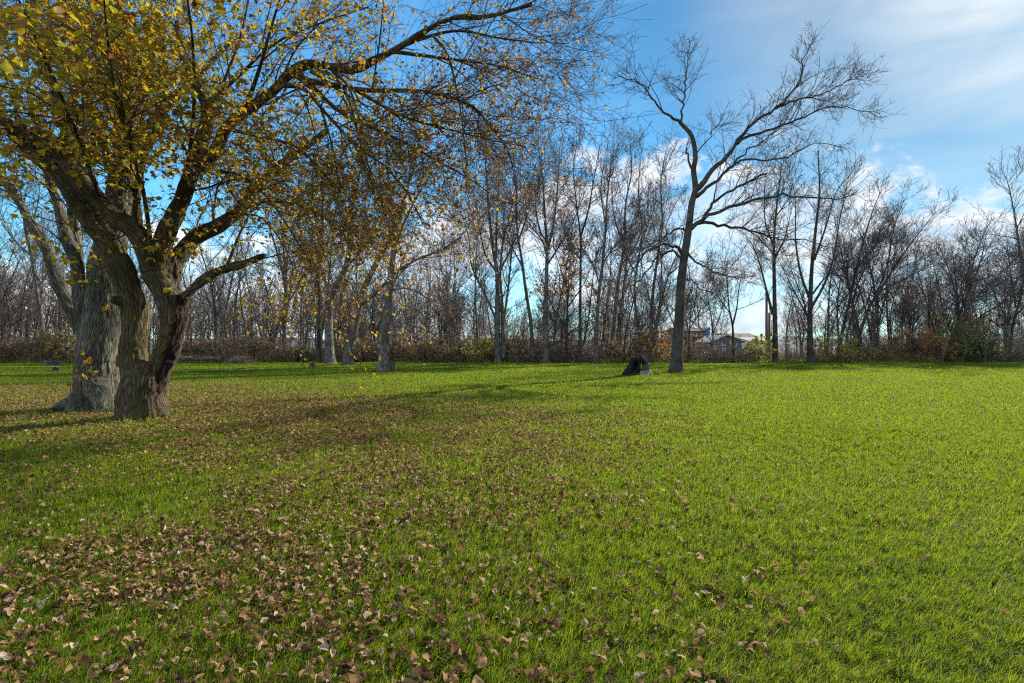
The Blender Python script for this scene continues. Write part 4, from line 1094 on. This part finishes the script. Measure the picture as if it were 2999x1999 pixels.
# brush pile: dry grass and twigs heaped by the thin sapling
bx, by, _ = P(708, 1062, 45.)
bp = thing('brush_pile', 'heap of dry tan grass and twigs at the foot of the thin sapling', 'brush pile', (bx, by, 0))
n = 900
a0 = np.stack([bx + rng.normal(0, .8, n), by + rng.normal(0, .4, n), np.zeros(n)], 1)
hh = .75 * np.exp(-((a0[:, 0] - bx) / 1.0) ** 2) + .12
d0 = unit(np.stack([rng.normal(.3, .6, n), rng.normal(0, .5, n), np.abs(rng.normal(.8, .4, n))], 1))
Pt = np.stack([a0, a0 + d0 * hh[:, None] * .6, a0 + d0 * hh[:, None] + np.array([0, 0, -.1])], 1)
tube_part('dry_stalks', [(Pt, np.tile(np.array([.014, .012, .006]), (n, 1)))], plain_mat('dry_straw', (.26, .19, .12), .9, .4, 2.), bp, 3)

# the charred double stump
YS = 26.3
ks = YS / F
sx, sy = (1868 - CU) / F * YS, YS
cs = thing('charred_stump', 'hollow burnt black stump split in two beside the lone bare tree', 'tree stump', (sx, sy, float(terrain(sx, sy))))
def shell(name, u0, lean, wb, wt, hpx, mat, arc, seed, ragged=.1):
    """an upright curved slab of trunk wall, thick, with a broken top"""
    ns, nr = 26, 16
    th = np.linspace(arc[0], arc[1], ns)
    out, inn = [], []
    for i in range(nr):
        t = i / (nr - 1)
        cx = sx + (u0 - 1868) * ks + lean * ks * t
        rr_ = (wb + (wt - wb) * (1 - (1 - t) ** 2.2)) * ks / 2
        jag = np.array([mnoise.noise(Vector((q * 2.3, seed, 0))) + .6 * mnoise.noise(Vector((q * 7, seed, 4))) for q in th])
        z = (hpx * ks) * t * (1 + ragged * jag * t) + cs.location.z - .05
        bump = np.array([1 + .10 * mnoise.noise(Vector((q * 4, t * 2, seed))) for q in th])
        for lst, sc in ((out, 1.), (inn, .66)):
            lst.append(np.stack([cx + rr_ * sc * bump * np.cos(th), sy + .85 * rr_ * sc * bump * np.sin(th), z], 1))
    V = np.concatenate(out + inn)
    io = np.arange(ns * nr).reshape(nr, ns); ii = io + ns * nr
    def qs(g, flip=False):
        q = np.stack([g[:-1, :-1], g[:-1, 1:], g[1:, 1:], g[1:, :-1]], -1).reshape(-1, 4)
        return q[:, ::-1] if flip else q
    Q = [qs(io), qs(ii, True), np.stack([io[-1, :-1], io[-1, 1:], ii[-1, 1:], ii[-1, :-1]], -1),
         np.stack([io[:-1, 0], ii[:-1, 0], ii[1:, 0], io[1:, 0]], -1), np.stack([io[:-1, -1], io[1:, -1], ii[1:, -1], ii[:-1, -1]], -1)]
    co = V - np.array(cs.location)
    part(name, mesh_from(name, V, np.concatenate(Q), co=co), mat, cs)
shell('charred_half', 1848, 16, 66, 32, 54, M_char, (R_(-50), R_(240)), 3, .16)
shell('grey_half', 1893, -6, 38, 15, 60, M_weathered, (R_(-150), R_(150)), 9, .22)
p, r = guide([(1858, 1056, 26.2), (1868, 1053, 26.2), (1878, 1056, 26.25), (1890, 1063, 26.3)], .13, .10, 10, jit=.03)
r = r * (1 + .25 * rng.normal(size=r.shape))
V, Q, T, co = tubes(p, r, 10, cap=True)
part('charred_bridge', Buf().add(V, Q, T, co).mesh('charred_bridge'), M_char, cs)
# roots with lichen at the foot
rt = []
for (u, v, d, u2, v2, d2) in [(1845, 1085, 26.2, 1822, 1101, 25.9), (1862, 1090, 26.0, 1862, 1104, 25.6), (1898, 1088, 26.1, 1912, 1101, 25.8), (1893, 1090, 25.9, 1896, 1104, 25.6)]:
    rt.append(guide([(u, v, d), ((u + u2) / 2, (v + v2) / 2 + 2, (d + d2) / 2), (u2, v2, d2)], .16, .06, 8))
tube_part('roots', rt[:2], M_char, cs, 8)
M_lichen = plain_mat('lichened_wood', (.17, .155, .11), .95, .6, 14., .6)
tube_part('lichened_roots', rt[2:] + [guide([(1880, 1092, 25.9), (1886, 1101, 25.6)], .14, .08, 5)], M_lichen, cs, 8)
# dry turf round the feet of the lawn trees
def foot_tuft(cx, cy, r0, n):
    a = rng.uniform(0, 2 * PI, n); r = r0 + np.abs(rng.normal(0, .22, n))
    x, y = cx + r * np.cos(a), cy + r * np.sin(a)
    h = rng.uniform(.06, .24, n) * np.exp(-(r - r0) / .5)
    w = rng.uniform(.006, .016, n); q = rng.uniform(0, 2 * PI, n)
    b = np.stack([x, y, terrain(x, y) - .01], 1); s = np.stack([np.cos(q) * w, np.sin(q) * w, 0 * w], 1)
    tp = b + np.stack([np.cos(a) * h * .5, np.sin(a) * h * .5, h], 1)
    return np.stack([b - s, b + s, tp], 1).reshape(-1, 3), (np.arange(n) * 3)[:, None] + np.arange(3), np.repeat(np.clip(rng.normal(.65, .3, n), 0, 1), 3)
tb = Buf()
for cx, cy, r0, n in [(9.2, 28.6, .45, 700), (7.0, 26.2, .8, 1200), (-7.95, 31.6, .45, 900), (-14.9, 42.8, .5, 400), (-13.5, 42.1, .4, 500), (-7.75, 10.7, .62, 500), (-10.2, 12.3, .95, 700)]:
    V, T, k = foot_tuft(cx, cy, r0, n); tb.add(V, None, T, tint=k)
tag(part('tall_grass', tb.mesh('tall_grass'), M_grass), 'unmown tufts of grass round the feet of trees and stumps', 'grass', kind='stuff')

# ------------------------------------------------------------------ fallen leaves
def litter_density(x, y):
    d = 1.55 * np.exp(-((x + 2.2) / 2.1) ** 2 - ((y - 2.9) / 2.1) ** 2)
    d += .9 * np.exp(-((x + 7.5) / 6.) ** 2 - ((y - 12.2) / 3.0) ** 2)
    d += .75 * np.exp(-((x + 3.8) / 3.) ** 2 - ((y - 8.5) / 2.6) ** 2)
    d += .55 * np.exp(-((x + .3) / 1.7) ** 2 - ((y - 6.) / 2.4) ** 2)
    d += .35 * np.exp(-((x + 14) / 7) ** 2 - ((y - 17) / 4) ** 2)
    d += .35 * np.exp(-((x - .6) / 2.2) ** 2 - ((y - 10) / 2.5) ** 2)
    d += .035 * np.exp(-((x - 2.5) / 4) ** 2 - ((y - 5) / 5) ** 2) + .004
    return d
n = 300000
y = np.exp(rng.uniform(math.log(1.9), math.log(30), n)); x = rng.uniform(-1, 1, n) * (1.06 * y + .6)
# area weight: y*1.06*2*dy, dy = y dlny
wgt = (y ** 2) / 60.
nz = np.array([mnoise.noise(Vector((a * .9, b * .9, 3.))) + .6 * mnoise.noise(Vector((a * 2.6, b * 2.6, 9.))) for a, b in zip(x, y)])
dens = litter_density(x, y) * np.clip(.7 + .9 * nz, .08, 1.6)
ok = rng.random(n) < np.clip(dens * wgt * .9, 0, 1)
for (tx, ty, tr) in trunk_spots():
    ok &= ((x - tx) ** 2 + (y - ty) ** 2) > (tr * .75) ** 2
x, y = x[ok], y[ok]; n = len(x)
print('litter', n)
z = terrain(x, y) + rng.uniform(.03, .085, n)
d = np.hypot(x, y)
order = np.argsort(np.where(np.abs(x) < y * 1.0, d, 99))
near = order[:290]; middle = order[290:8000]; rest = order[8000:]
pos = np.stack([x, y, z], 1)
m = len(rest)
nrm = np.array([0, -.1, .9]) + rng.normal(0, .8, (m, 3)); az = rng.uniform(0, 2 * PI, m)
tint = np.clip(rng.beta(1.6, 1.7, m) * .9 + .02 * (rng.random(m) < .5), 0, .96); tint[rng.random(m) < .02] = 1.
V, Q, T, k = leaf_cloud(pos[rest], np.stack([np.cos(az), np.sin(az), rng.normal(0, .25, m)], 1), nrm, rng.uniform(.024, .06, m), .45, .9, tint)
tag(part('fallen_leaves', Buf().add(V, Q, T, tint=k).mesh('fallen_leaves'), M_leaf_dry), 'drift of dry brown fallen leaves spread over the lawn around the yellow tree', 'fallen leaves', kind='stuff')

def big_leaf(seed, col):
    """a crumpled dry leaf, about 1 long, curled edges"""
    r = np.random.default_rng(seed)
    nx, ny = 9, 8
    t = np.linspace(0, 1, nx)
    half = np.interp(t, [0, .12, .35, .6, .85, 1], [.03, .34, .46, .36, .17, .01]) * r.uniform(.8, 1.1)
    half = half * (1 + .07 * np.sin(t * (11 + seed % 4 * 3) + seed))
    s = np.linspace(-1, 1, ny)
    X, S = np.meshgrid(t, s, indexing='ij')
    Yl = S * half[:, None]
    cup = r.uniform(-.3, 1.1); bend = r.uniform(-.8, 1.5); tw = r.normal(0, .8)
    Z = cup * np.abs(Yl) ** 1.3 * 1.2 - bend * (X - .4) ** 2 * .9 + tw * Yl * (X - .4)
    Z += .07 * np.sin(X * 9 + seed) * np.cos(Yl * 10 + seed * 2) + r.normal(0, .02, X.shape)
    roll = r.uniform(0, .5)
    Yl = Yl * (1 - roll * np.abs(S) ** 2 * .6)
    V = np.stack([X - .45, Yl, Z], -1).reshape(-1, 3)
    idx = np.arange(nx * ny).reshape(nx, ny)
    Q = np.stack([idx[:-1, :-1], idx[1:, :-1], idx[1:, 1:], idx[:-1, 1:]], -1).reshape(-1, 4)
    b = Buf().add(V, Q, None, tint=np.full(len(V), col))
    st = spline([(-.42, 0, .0), (-.6, .02, .03), (-.75, .06, .02)], 5)[None]
    V2, Q2, T2, c2 = tubes(st, np.full((1, 5), .012), 4)
    b.add(V2, Q2, None, tint=np.full(len(V2), .15))
    me = b.mesh('fallen_leaf'); me.materials.append(M_leaf_dry)
    return me
leaf_meshes = [big_leaf(i, c) for i, c in enumerate([.05, .2, .34, .45, .5, .62, .66, .3, .8, .86, .25, .94, .12, .58, .74, .4])]
mb_ = Buf()
LV = []
for me in leaf_meshes:
    a_ = np.empty(len(me.vertices) * 3); me.vertices.foreach_get('co', a_)
    q_ = np.empty(len(me.loops), np.int32); me.loops.foreach_get('vertex_index', q_)
    t_ = np.empty(len(me.vertices)); me.attributes['tint'].data.foreach_get('value', t_)
    LV.append((a_.reshape(-1, 3), q_.reshape(-1, 4), t_))
for i in middle:
    v_, q_, t_ = LV[random.randrange(len(LV))]
    e = Euler((random.gauss(0, .5), random.gauss(0, .5), random.uniform(0, 6.28))).to_matrix()
    s_ = random.uniform(.022, .062)
    mb_.add(v_ @ np.array(e).T * np.array([s_, s_ * random.uniform(.75, 1.1), s_]) + pos[i], q_, None, tint=np.clip(t_ + random.gauss(0, .14), 0, .97))
tag(part('fallen_leaves', mb_.mesh('fallen_leaves'), M_leaf_dry), 'curled dry leaves scattered through the grass nearer the viewer', 'fallen leaves', kind='stuff')
for j, i in enumerate(near):
    o = bpy.data.objects.new('fallen_leaf', leaf_meshes[random.randrange(16)])
    COL.objects.link(o)
    o.location = (x[i], y[i], z[i] + .012)
    o.rotation_euler = (random.gauss(0, .5), random.gauss(0, .5), random.uniform(0, 6.28))
    s_ = random.uniform(.032, .078); o.scale = (s_, s_, s_)
    tag(o, 'curled dry brown fallen leaf lying in the nearest grass', 'leaf', 'fallen leaves in the nearest grass')

# ------------------------------------------------------------------ houses and poles behind the wood
def box_geo(x0, x1, y0, y1, z0, z1):
    V = [(x0, y0, z0), (x1, y0, z0), (x1, y1, z0), (x0, y1, z0), (x0, y0, z1), (x1, y0, z1), (x1, y1, z1), (x0, y1, z1)]
    Q = [(0, 3, 2, 1), (4, 5, 6, 7), (0, 1, 5, 4), (1, 2, 6, 5), (2, 3, 7, 6), (3, 0, 4, 7)]
    return V, Q
def box(name, mat, parent, *d):
    V, Q = box_geo(*d); return part(name, mesh_from(name, np.array(V, float), np.array(Q), smooth=False), mat, parent)
def siding(name, col):
    m, nt, out = material(name)
    pos = nt.new('ShaderNodeTexCoord').outputs['Object']
    sep = nt.new('ShaderNodeSeparateXYZ', {0: pos}).outputs
    saw = nt.math('FRACT', nt.math('MULTIPLY', sep[2], 5.5))
    nz = nt.new('ShaderNodeTexNoise', {'Vector': pos, 'Scale': 2.5, 'Detail': 5.}).outputs[0]
    c = nt.mix(nt.ramp(nz, [(.3, 0.), (.75, .4)]), col, tuple(x * .6 for x in col))
    bp = nt.new('ShaderNodeBump', {'Strength': .6, 'Distance': .02, 'Height': saw}).outputs[0]
    principled(nt, out, c, .6, bp, .3)
    return m
M_blue = siding('blue_siding', (.07, .15, .30)); M_pink = siding('tan_siding', (.30, .20, .16))
M_roof_g = plain_mat('grey_shingle', (.20, .20, .21), .8, .3, 6., .3); M_roof_b = plain_mat('brown_shingle', (.075, .05, .04), .9, .3, 6., .3)
M_white = plain_mat('white_trim', (.75, .75, .73), .6, .08, 3.); M_glass = plain_mat('window_glass', (.03, .035, .04), .15, .2, 1., 0, .6)
M_pole = plain_mat('pole_wood', (.16, .115, .08), .9, .3, 4.)

def window(par, xa, xb, za, zb, yf):
    b = Buf()
    for d in ((xa, xb, yf - .06, yf, za, za + .09), (xa, xb, yf - .06, yf, zb - .09, zb), (xa, xa + .09, yf - .06, yf, za + .092, zb - .092), (xb - .09, xb, yf - .06, yf, za + .092, zb - .092),
              ((xa + xb) / 2 - .03, (xa + xb) / 2 + .03, yf - .05, yf, za + .094, zb - .094), (xa + .092, (xa + xb) / 2 - .032, yf - .05, yf, (za + zb) / 2 - .03, (za + zb) / 2 + .03), ((xa + xb) / 2 + .032, xb - .092, yf - .05, yf, (za + zb) / 2 - .03, (za + zb) / 2 + .03)):
        V, Q = box_geo(*d); b.add(np.array(V, float), np.array(Q))
    w = part('window', b.mesh('window', False), M_white, par)
    V, Q = box_geo(xa + .05, xb - .05, yf - .02, yf + .03, za + .05, zb - .05)
    g_ = mesh_from('pane', np.array(V, float) - np.array(par.location), np.array(Q), smooth=False); g_.materials.append(M_glass)
    link(bpy.data.objects.new('pane', g_), w)

def gable_house(name, label, x0, x1, y0, y1, z0, ze, zr, wall, roof, ridge='x', over=.35):
    root = thing(name, label, 'house', ((x0 + x1) / 2, (y0 + y1) / 2, z0))
    if ridge == 'x':
        ym = (y0 + y1) / 2
        V = [(x0, y0, z0), (x1, y0, z0), (x1, y1, z0), (x0, y1, z0), (x0, y0, ze), (x1, y0, ze), (x1, y1, ze), (x0, y1, ze), (x0, ym, zr), (x1, ym, zr)]
        Q = [(0, 1, 5, 4), (2, 3, 7, 6), (1, 2, 6, 5), (3, 0, 4, 7)]; T = [(5, 6, 9), (7, 4, 8)]
        k = (zr - ze) / (ym - y0)
        Rf = []
        for ya, yb, sg in ((y0 - over, ym, 1), (y1 + over, ym, -1)):
            za = zr - k * abs(ym - ya)
            Rf.append([(x0 - over, ya, za + .03), (x1 + over, ya, za + .03), (x1 + over, yb, zr + .03), (x0 - over, yb, zr + .03)])
    else:
        xm = (x0 + x1) / 2
        V = [(x0, y0, z0), (x1, y0, z0), (x1, y1, z0), (x0, y1, z0), (x0, y0, ze), (x1, y0, ze), (x1, y1, ze), (x0, y1, ze), (xm, y0, zr), (xm, y1, zr)]
        Q = [(0, 1, 5, 4), (2, 3, 7, 6), (1, 2, 6, 5), (3, 0, 4, 7)]; T = [(4, 5, 8), (6, 7, 9)]
        k = (zr - ze) / (xm - x0)
        Rf = []
        for xa in (x0 - over, x1 + over):
            za = zr - k * abs(xm - xa)
            Rf.append([(xa, y0 - over, za + .03), (xa, y1 + over, za + .03), (xm, y1 + over, zr + .03), (xm, y0 - over, zr + .03)])
    part('wall', mesh_from('wall', np.array(V, float), np.array(Q), np.array(T), smooth=False), wall, root)
    b = Buf()
    for q in Rf:
        q = np.array(q, float); t2 = q + np.array([0, 0, .14])
        b.add(np.vstack([q, t2]), np.array([[0, 1, 2, 3], [7, 6, 5, 4], [0, 4, 5, 1], [1, 5, 6, 2], [2, 6, 7, 3], [3, 7, 4, 0]]))
    part('roof', b.mesh('roof', False), roof, root)
    return root

YH = 66.
def hx(u, Y): return (u - CU) / F * Y
def hz(v, Y): return EYE - (v - HV) / F * Y
h1 = gable_house('house', 'low blue house with white framed windows and pale grey roof behind the trees', hx(2085, YH), hx(2172, YH), YH, YH + 14, -1.4, hz(1001, YH), hz(983, YH), M_blue, M_roof_g, 'y')
window(h1, hx(2114, YH), hx(2125, YH), hz(1029, YH), hz(1009, YH), YH)
window(h1, hx(2086.5, YH) , hx(2080, YH) + 1.1, hz(1025, YH), hz(1011, YH), YH)
YH2 = 74.
h2 = gable_house('house', 'tan two storey house with brown roof and small window, left of the blue house', hx(2000, YH2), hx(2058, YH2), YH2, YH2 + 9, -1.4, hz(971, YH2), hz(958, YH2), M_pink, M_roof_b, 'x')
window(h2, hx(2021, YH2), hx(2040, YH2), hz(984, YH2), hz(973, YH2), YH2)
V = np.array([(hx(2058, YH2) + .01, YH2, hz(1000, YH2)), (hx(2083, YH2), YH2 + .4, hz(1000, YH2)), (hx(2083, YH2), YH2 + .4, hz(957, YH2)), (hx(2058, YH2) + .01, YH2, hz(968, YH2))])
V2 = V + np.array([0, 6, 0])
part('side_wing', mesh_from('side_wing', np.vstack([V, V2]), np.array([[0, 1, 2, 3], [1, 5, 6, 2], [5, 4, 7, 6], [4, 0, 3, 7], [3, 2, 6, 7]]), smooth=False), M_blue, h2)
V, Q = box_geo(hx(1998, YH2), hx(2056, YH2), YH2 - 1.6, YH2 - .02, hz(990, YH2), hz(986, YH2))
part('porch_roof', mesh_from('porch_roof', np.array(V, float), np.array(Q), smooth=False), M_roof_b, h2)
h3 = gable_house('house', 'long low building with bright white roof far behind the utility poles', hx(2200, 100), hx(2262, 100), 100, 112, -1.4, hz(1000, 100), hz(988, 100), M_white, M_roof_g, 'x')
h4 = gable_house('house', 'distant tan house with pale roof, above the white roofed building', hx(2135, 125), hx(2225, 125), 125, 137, -1.4, hz(989, 125), hz(976, 125), M_pink, M_roof_b, 'x')

for u, vt, Y, lab in ((2245, 852, 62, 'brown wooden utility pole, taller one beside the dark straight trunk'), (2253, 915, 64, 'shorter brown utility pole right next to the taller pole')):
    x = hx(u, Y); zt = hz(vt, Y); zb = float(terrain(x, Y)) - .1
    p = np.stack([np.zeros(8), np.zeros(8), np.linspace(0, zt - zb, 8)], 1)[None]
    V, Q, T, co = tubes(p, np.linspace(.17, .13, 8)[None], 12, cap=True)
    o = part('utility_pole', Buf().add(V, Q, T, co).mesh('utility_pole'), M_pole); o.location = (x, Y, zb)
    tag(o, lab, 'utility pole', 'utility poles by the houses')

# parked car glinting through the trees
Yc = 70.; cx = hx(2360, Yc); zc = float(terrain(cx, Yc))
car = thing('parked_car', 'silver parked car glinting between the trunks right of the poles', 'car', (cx, Yc, zc))
M_carp = plain_mat('silver_paint', (.55, .56, .58), .25, .05, 2., 0, .6, .6); M_tyre = plain_mat('tyre_rubber', (.02, .02, .02), .9, .2, 8.); M_rim = plain_mat('wheel_rim', (.4, .4, .42), .4, .1, 5., 0, .5, .8)
prof = [(-2.2, .35), (-2.25, .75), (-1.9, .9), (-1.3, .95), (-.7, 1.42), (.7, 1.45), (1.35, 1.0), (2.1, .85), (2.2, .55), (2.15, .35)]
def extr(pr, y0, y1, ins=0.):
    n = len(pr); a = np.array([(cx + p[0], Yc + y0, zc + p[1]) for p in pr]); b = np.array([(cx + p[0], Yc + y1, zc + p[1]) for p in pr])
    if ins:
        hi = a[:, 2] > zc + 1.1; a[hi, 1] += ins; b[hi, 1] -= ins
    i = np.arange(n); j = np.roll(i, -1)
    Q = np.stack([i, j, j + n, i + n], 1)
    c = np.vstack([a.mean(0), b.mean(0)])
    T = np.vstack([np.stack([np.full(n, 2 * n), j, i], 1), np.stack([np.full(n, 2 * n + 1), i + n, j + n], 1)])
    return np.vstack([a, b, c]), Q, T
V, Q, T = extr(prof, -.85, .85, .18); part('body', mesh_from('body', V, Q, T, smooth=False), M_carp, car)
V, Q, T = extr([(-1.15, .98), (-.66, 1.34), (.64, 1.37), (1.18, 1.0)], -.80, .80, 0.); V[:, 1] = np.where(V[:, 1] < Yc, V[:, 1] - .03, V[:, 1] + .03)
part('window', mesh_from('window', V, Q, T, smooth=False), M_glass, car)
for wx in (-1.35, 1.35):
    for wy in (-.84, .84):
        p = np.array([[(cx + wx, Yc + wy - .1, zc + .33), (cx + wx, Yc + wy + .1, zc + .33)]]); V, Q, T, co = tubes(p, np.full((1, 2), .33), 18, cap=True)
        w_ = part('wheel', Buf().add(V, Q, T, co).mesh('wheel'), M_tyre, car)
        p = np.array([[(cx + wx, Yc + wy - .12, zc + .33), (cx + wx, Yc + wy + .12, zc + .33)]]); V, Q, T, co = tubes(p, np.full((1, 2), .19), 14, cap=True)
        me = Buf().add(V - np.array(car.location), Q, T, co).mesh('rim'); me.materials.append(M_rim); link(bpy.data.objects.new('rim', me), w_)

# far wooded rise on the horizon
def far_hills():
    xs = np.linspace(-420, 420, 240)
    V = []
    for k, (Y, hgt) in enumerate([(190, 0), (215, 1), (260, 1.2)]):
        for x in xs:
            hz_ = -2 if hgt == 0 else (3.6 + 1.5 * mnoise.noise(Vector((x * .02, Y, 0))) + 1.4 * mnoise.noise(Vector((x * .09, Y, 2))) + 2.2 * mnoise.noise(Vector((x * .5, Y, 5)))) * hgt
            V.append((x, Y, hz_))
    n = len(xs); idx = np.arange(3 * n).reshape(3, n)
    Q = np.stack([idx[:-1, :-1], idx[:-1, 1:], idx[1:, 1:], idx[1:, :-1]], -1).reshape(-1, 4)
    return mesh_from('hills', np.array(V), Q)
tag(part('hills', far_hills(), plain_mat('far_wood', (.085, .085, .10), .95, .4, .15)), 'low blue grey wooded rise on the horizon', 'hills', kind='structure')

# ------------------------------------------------------------------ sky
w = bpy.data.worlds.new('World'); scene.world = w; w.use_nodes = True
nt = NT(w.node_tree); nt.n.clear()
out = nt.new('ShaderNodeOutputWorld')
sky = nt.new('ShaderNodeTexSky', sky_type='NISHITA', sun_disc=False, sun_elevation=SUN_EL, sun_rotation=SUN_AZ, air_density=1.0, dust_density=.15, ozone_density=3.0)
skyc = nt.new('ShaderNodeVectorMath', {0: sky.outputs[0], 1: (.042, .083, .092)}, operation='MULTIPLY').outputs[0]
dirv = nt.new('ShaderNodeTexCoord').outputs['Generated']
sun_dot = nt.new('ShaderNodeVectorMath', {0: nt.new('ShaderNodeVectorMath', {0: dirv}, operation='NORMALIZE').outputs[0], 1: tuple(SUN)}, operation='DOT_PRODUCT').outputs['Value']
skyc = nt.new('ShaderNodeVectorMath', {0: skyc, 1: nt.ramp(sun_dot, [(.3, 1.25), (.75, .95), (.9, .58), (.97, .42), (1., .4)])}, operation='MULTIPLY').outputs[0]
dn = nt.new('ShaderNodeVectorMath', {0: dirv}, operation='NORMALIZE').outputs[0]
sp = nt.new('ShaderNodeSeparateXYZ', {0: dn}).outputs
az = nt.math('ARCTAN2', sp[0], sp[1])
el = nt.math('ARCSINE', sp[2])
eln = nt.math('DIVIDE', el, R_(45))
azn = nt.math('ADD', nt.math('DIVIDE', az, R_(140)), .5)
def A_(d): return d / 140 + .5
def E_(d): return d / 45
bound = nt.ramp(azn, [(0., E_(42)), (A_(-52), E_(9)), (A_(-45), E_(9)), (A_(-20), E_(13)), (A_(0), E_(17.5)), (A_(8), E_(19.5)), (A_(16), E_(19.5)), (A_(27), E_(20)), (A_(33), E_(17.5)), (A_(40), E_(14.5)), (A_(46), E_(12.5)), (A_(54), E_(10)), (1., E_(34))])  # tall cloud banks beyond the frame are added to fill-light the trunk fronts
cv = nt.new('ShaderNodeMapping', {0: dn, 3: (9., 9., 15.)}).outputs[0]
c1_ = nt.new('ShaderNodeTexNoise', {'Vector': cv, 'Scale': 1., 'Detail': 8., 'Roughness': .58, 'Distortion': .25}).outputs[0]
edge = nt.math('ADD', nt.math('SUBTRACT', bound, eln), nt.math('MULTIPLY', nt.math('SUBTRACT', c1_, .5), .5))
mask = nt.ramp(edge, [(0., 0.), (.07, 1.)], 'EASE')
cv2 = nt.new('ShaderNodeMapping', {0: dn, 1: (4.2, 1.7, .3), 3: (5., 5., 15.)}).outputs[0]
c2_ = nt.new('ShaderNodeTexNoise', {'Vector': cv2, 'Scale': 1., 'Detail': 7., 'Roughness': .55}).outputs[0]
gaps = nt.ramp(c2_, [(.34, .25), (.56, 1.)])
rimf = nt.ramp(edge, [(.0, 1.), (.22, 0.)])
body = nt.math('MAXIMUM', gaps, rimf)
cmask = nt.math('MULTIPLY', mask, nt.math('MULTIPLY', body, .92))
# thin cirrus veil, thicker towards the sun
sd = nt.new('ShaderNodeVectorMath', {0: dn, 1: tuple(SUN)}, operation='DOT_PRODUCT').outputs['Value']
cv3 = nt.new('ShaderNodeMapping', {0: dn, 2: (0, R_(25), R_(15)), 3: (2.2, 2.2, 9.)}).outputs[0]
c3_ = nt.new('ShaderNodeTexNoise', {'Vector': cv3, 'Scale': 1.3, 'Detail': 7., 'Roughness': .6, 'Distortion': .5}).outputs[0]
near_sun = nt.ramp(sd, [(.88, 0.), (.965, .38), (1., 1.)], 'EASE')
veil = nt.math('MULTIPLY', near_sun, nt.ramp(c3_, [(.28, .35), (.68, 1.)]), clamp=True)
thin = nt.math('MULTIPLY', nt.ramp(c3_, [(.5, 0.), (.8, .25)]), nt.ramp(eln, [(.2, 0.), (.5, 1.)]))
veil = nt.math('MAXIMUM', veil, thin)
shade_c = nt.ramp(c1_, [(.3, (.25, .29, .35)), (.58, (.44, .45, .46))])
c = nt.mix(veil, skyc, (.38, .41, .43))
shade_c = nt.new('ShaderNodeVectorMath', {0: shade_c, 1: nt.ramp(sun_dot, [(0., 1.9), (.55, 1.)])}, operation='MULTIPLY').outputs[0]  # clouds behind the camera made brighter still, as added fill for the trunks
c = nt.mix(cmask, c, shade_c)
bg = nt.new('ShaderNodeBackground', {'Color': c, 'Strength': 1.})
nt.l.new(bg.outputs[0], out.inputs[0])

sl = bpy.data.lights.new('sun', 'SUN'); sl.energy = 4.8; sl.angle = R_(.5); sl.color = (1., .93, .80)
so = bpy.data.objects.new('sun', sl); COL.objects.link(so)
so.rotation_euler = Vector(SUN).to_track_quat('Z', 'Y').to_euler()

# ------------------------------------------------------------------ camera
cam = bpy.data.cameras.new('camera'); co_ = bpy.data.objects.new('camera', cam); COL.objects.link(co_)
co_.location = (0, 0, EYE); co_.rotation_euler = (PI / 2, 0, 0)
cam.sensor_fit = 'HORIZONTAL'; cam.sensor_width = 36; cam.lens = 18.0
cam.shift_y = (HV - 999.5) / 2999; cam.clip_start = .05; cam.clip_end = 4000
scene.camera = co_

vs = scene.view_settings
vs.view_transform = 'Standard'; vs.look = 'None'; vs.exposure = 1.3; vs.gamma = 1.; vs.use_curve_mapping = False
cy = scene.cycles
cy.use_denoising = False; cy.filter_width = 1.2
cy.max_bounces = 6; cy.diffuse_bounces = 3; cy.glossy_bounces = 2; cy.transmission_bounces = 4; cy.transparent_max_bounces = 4
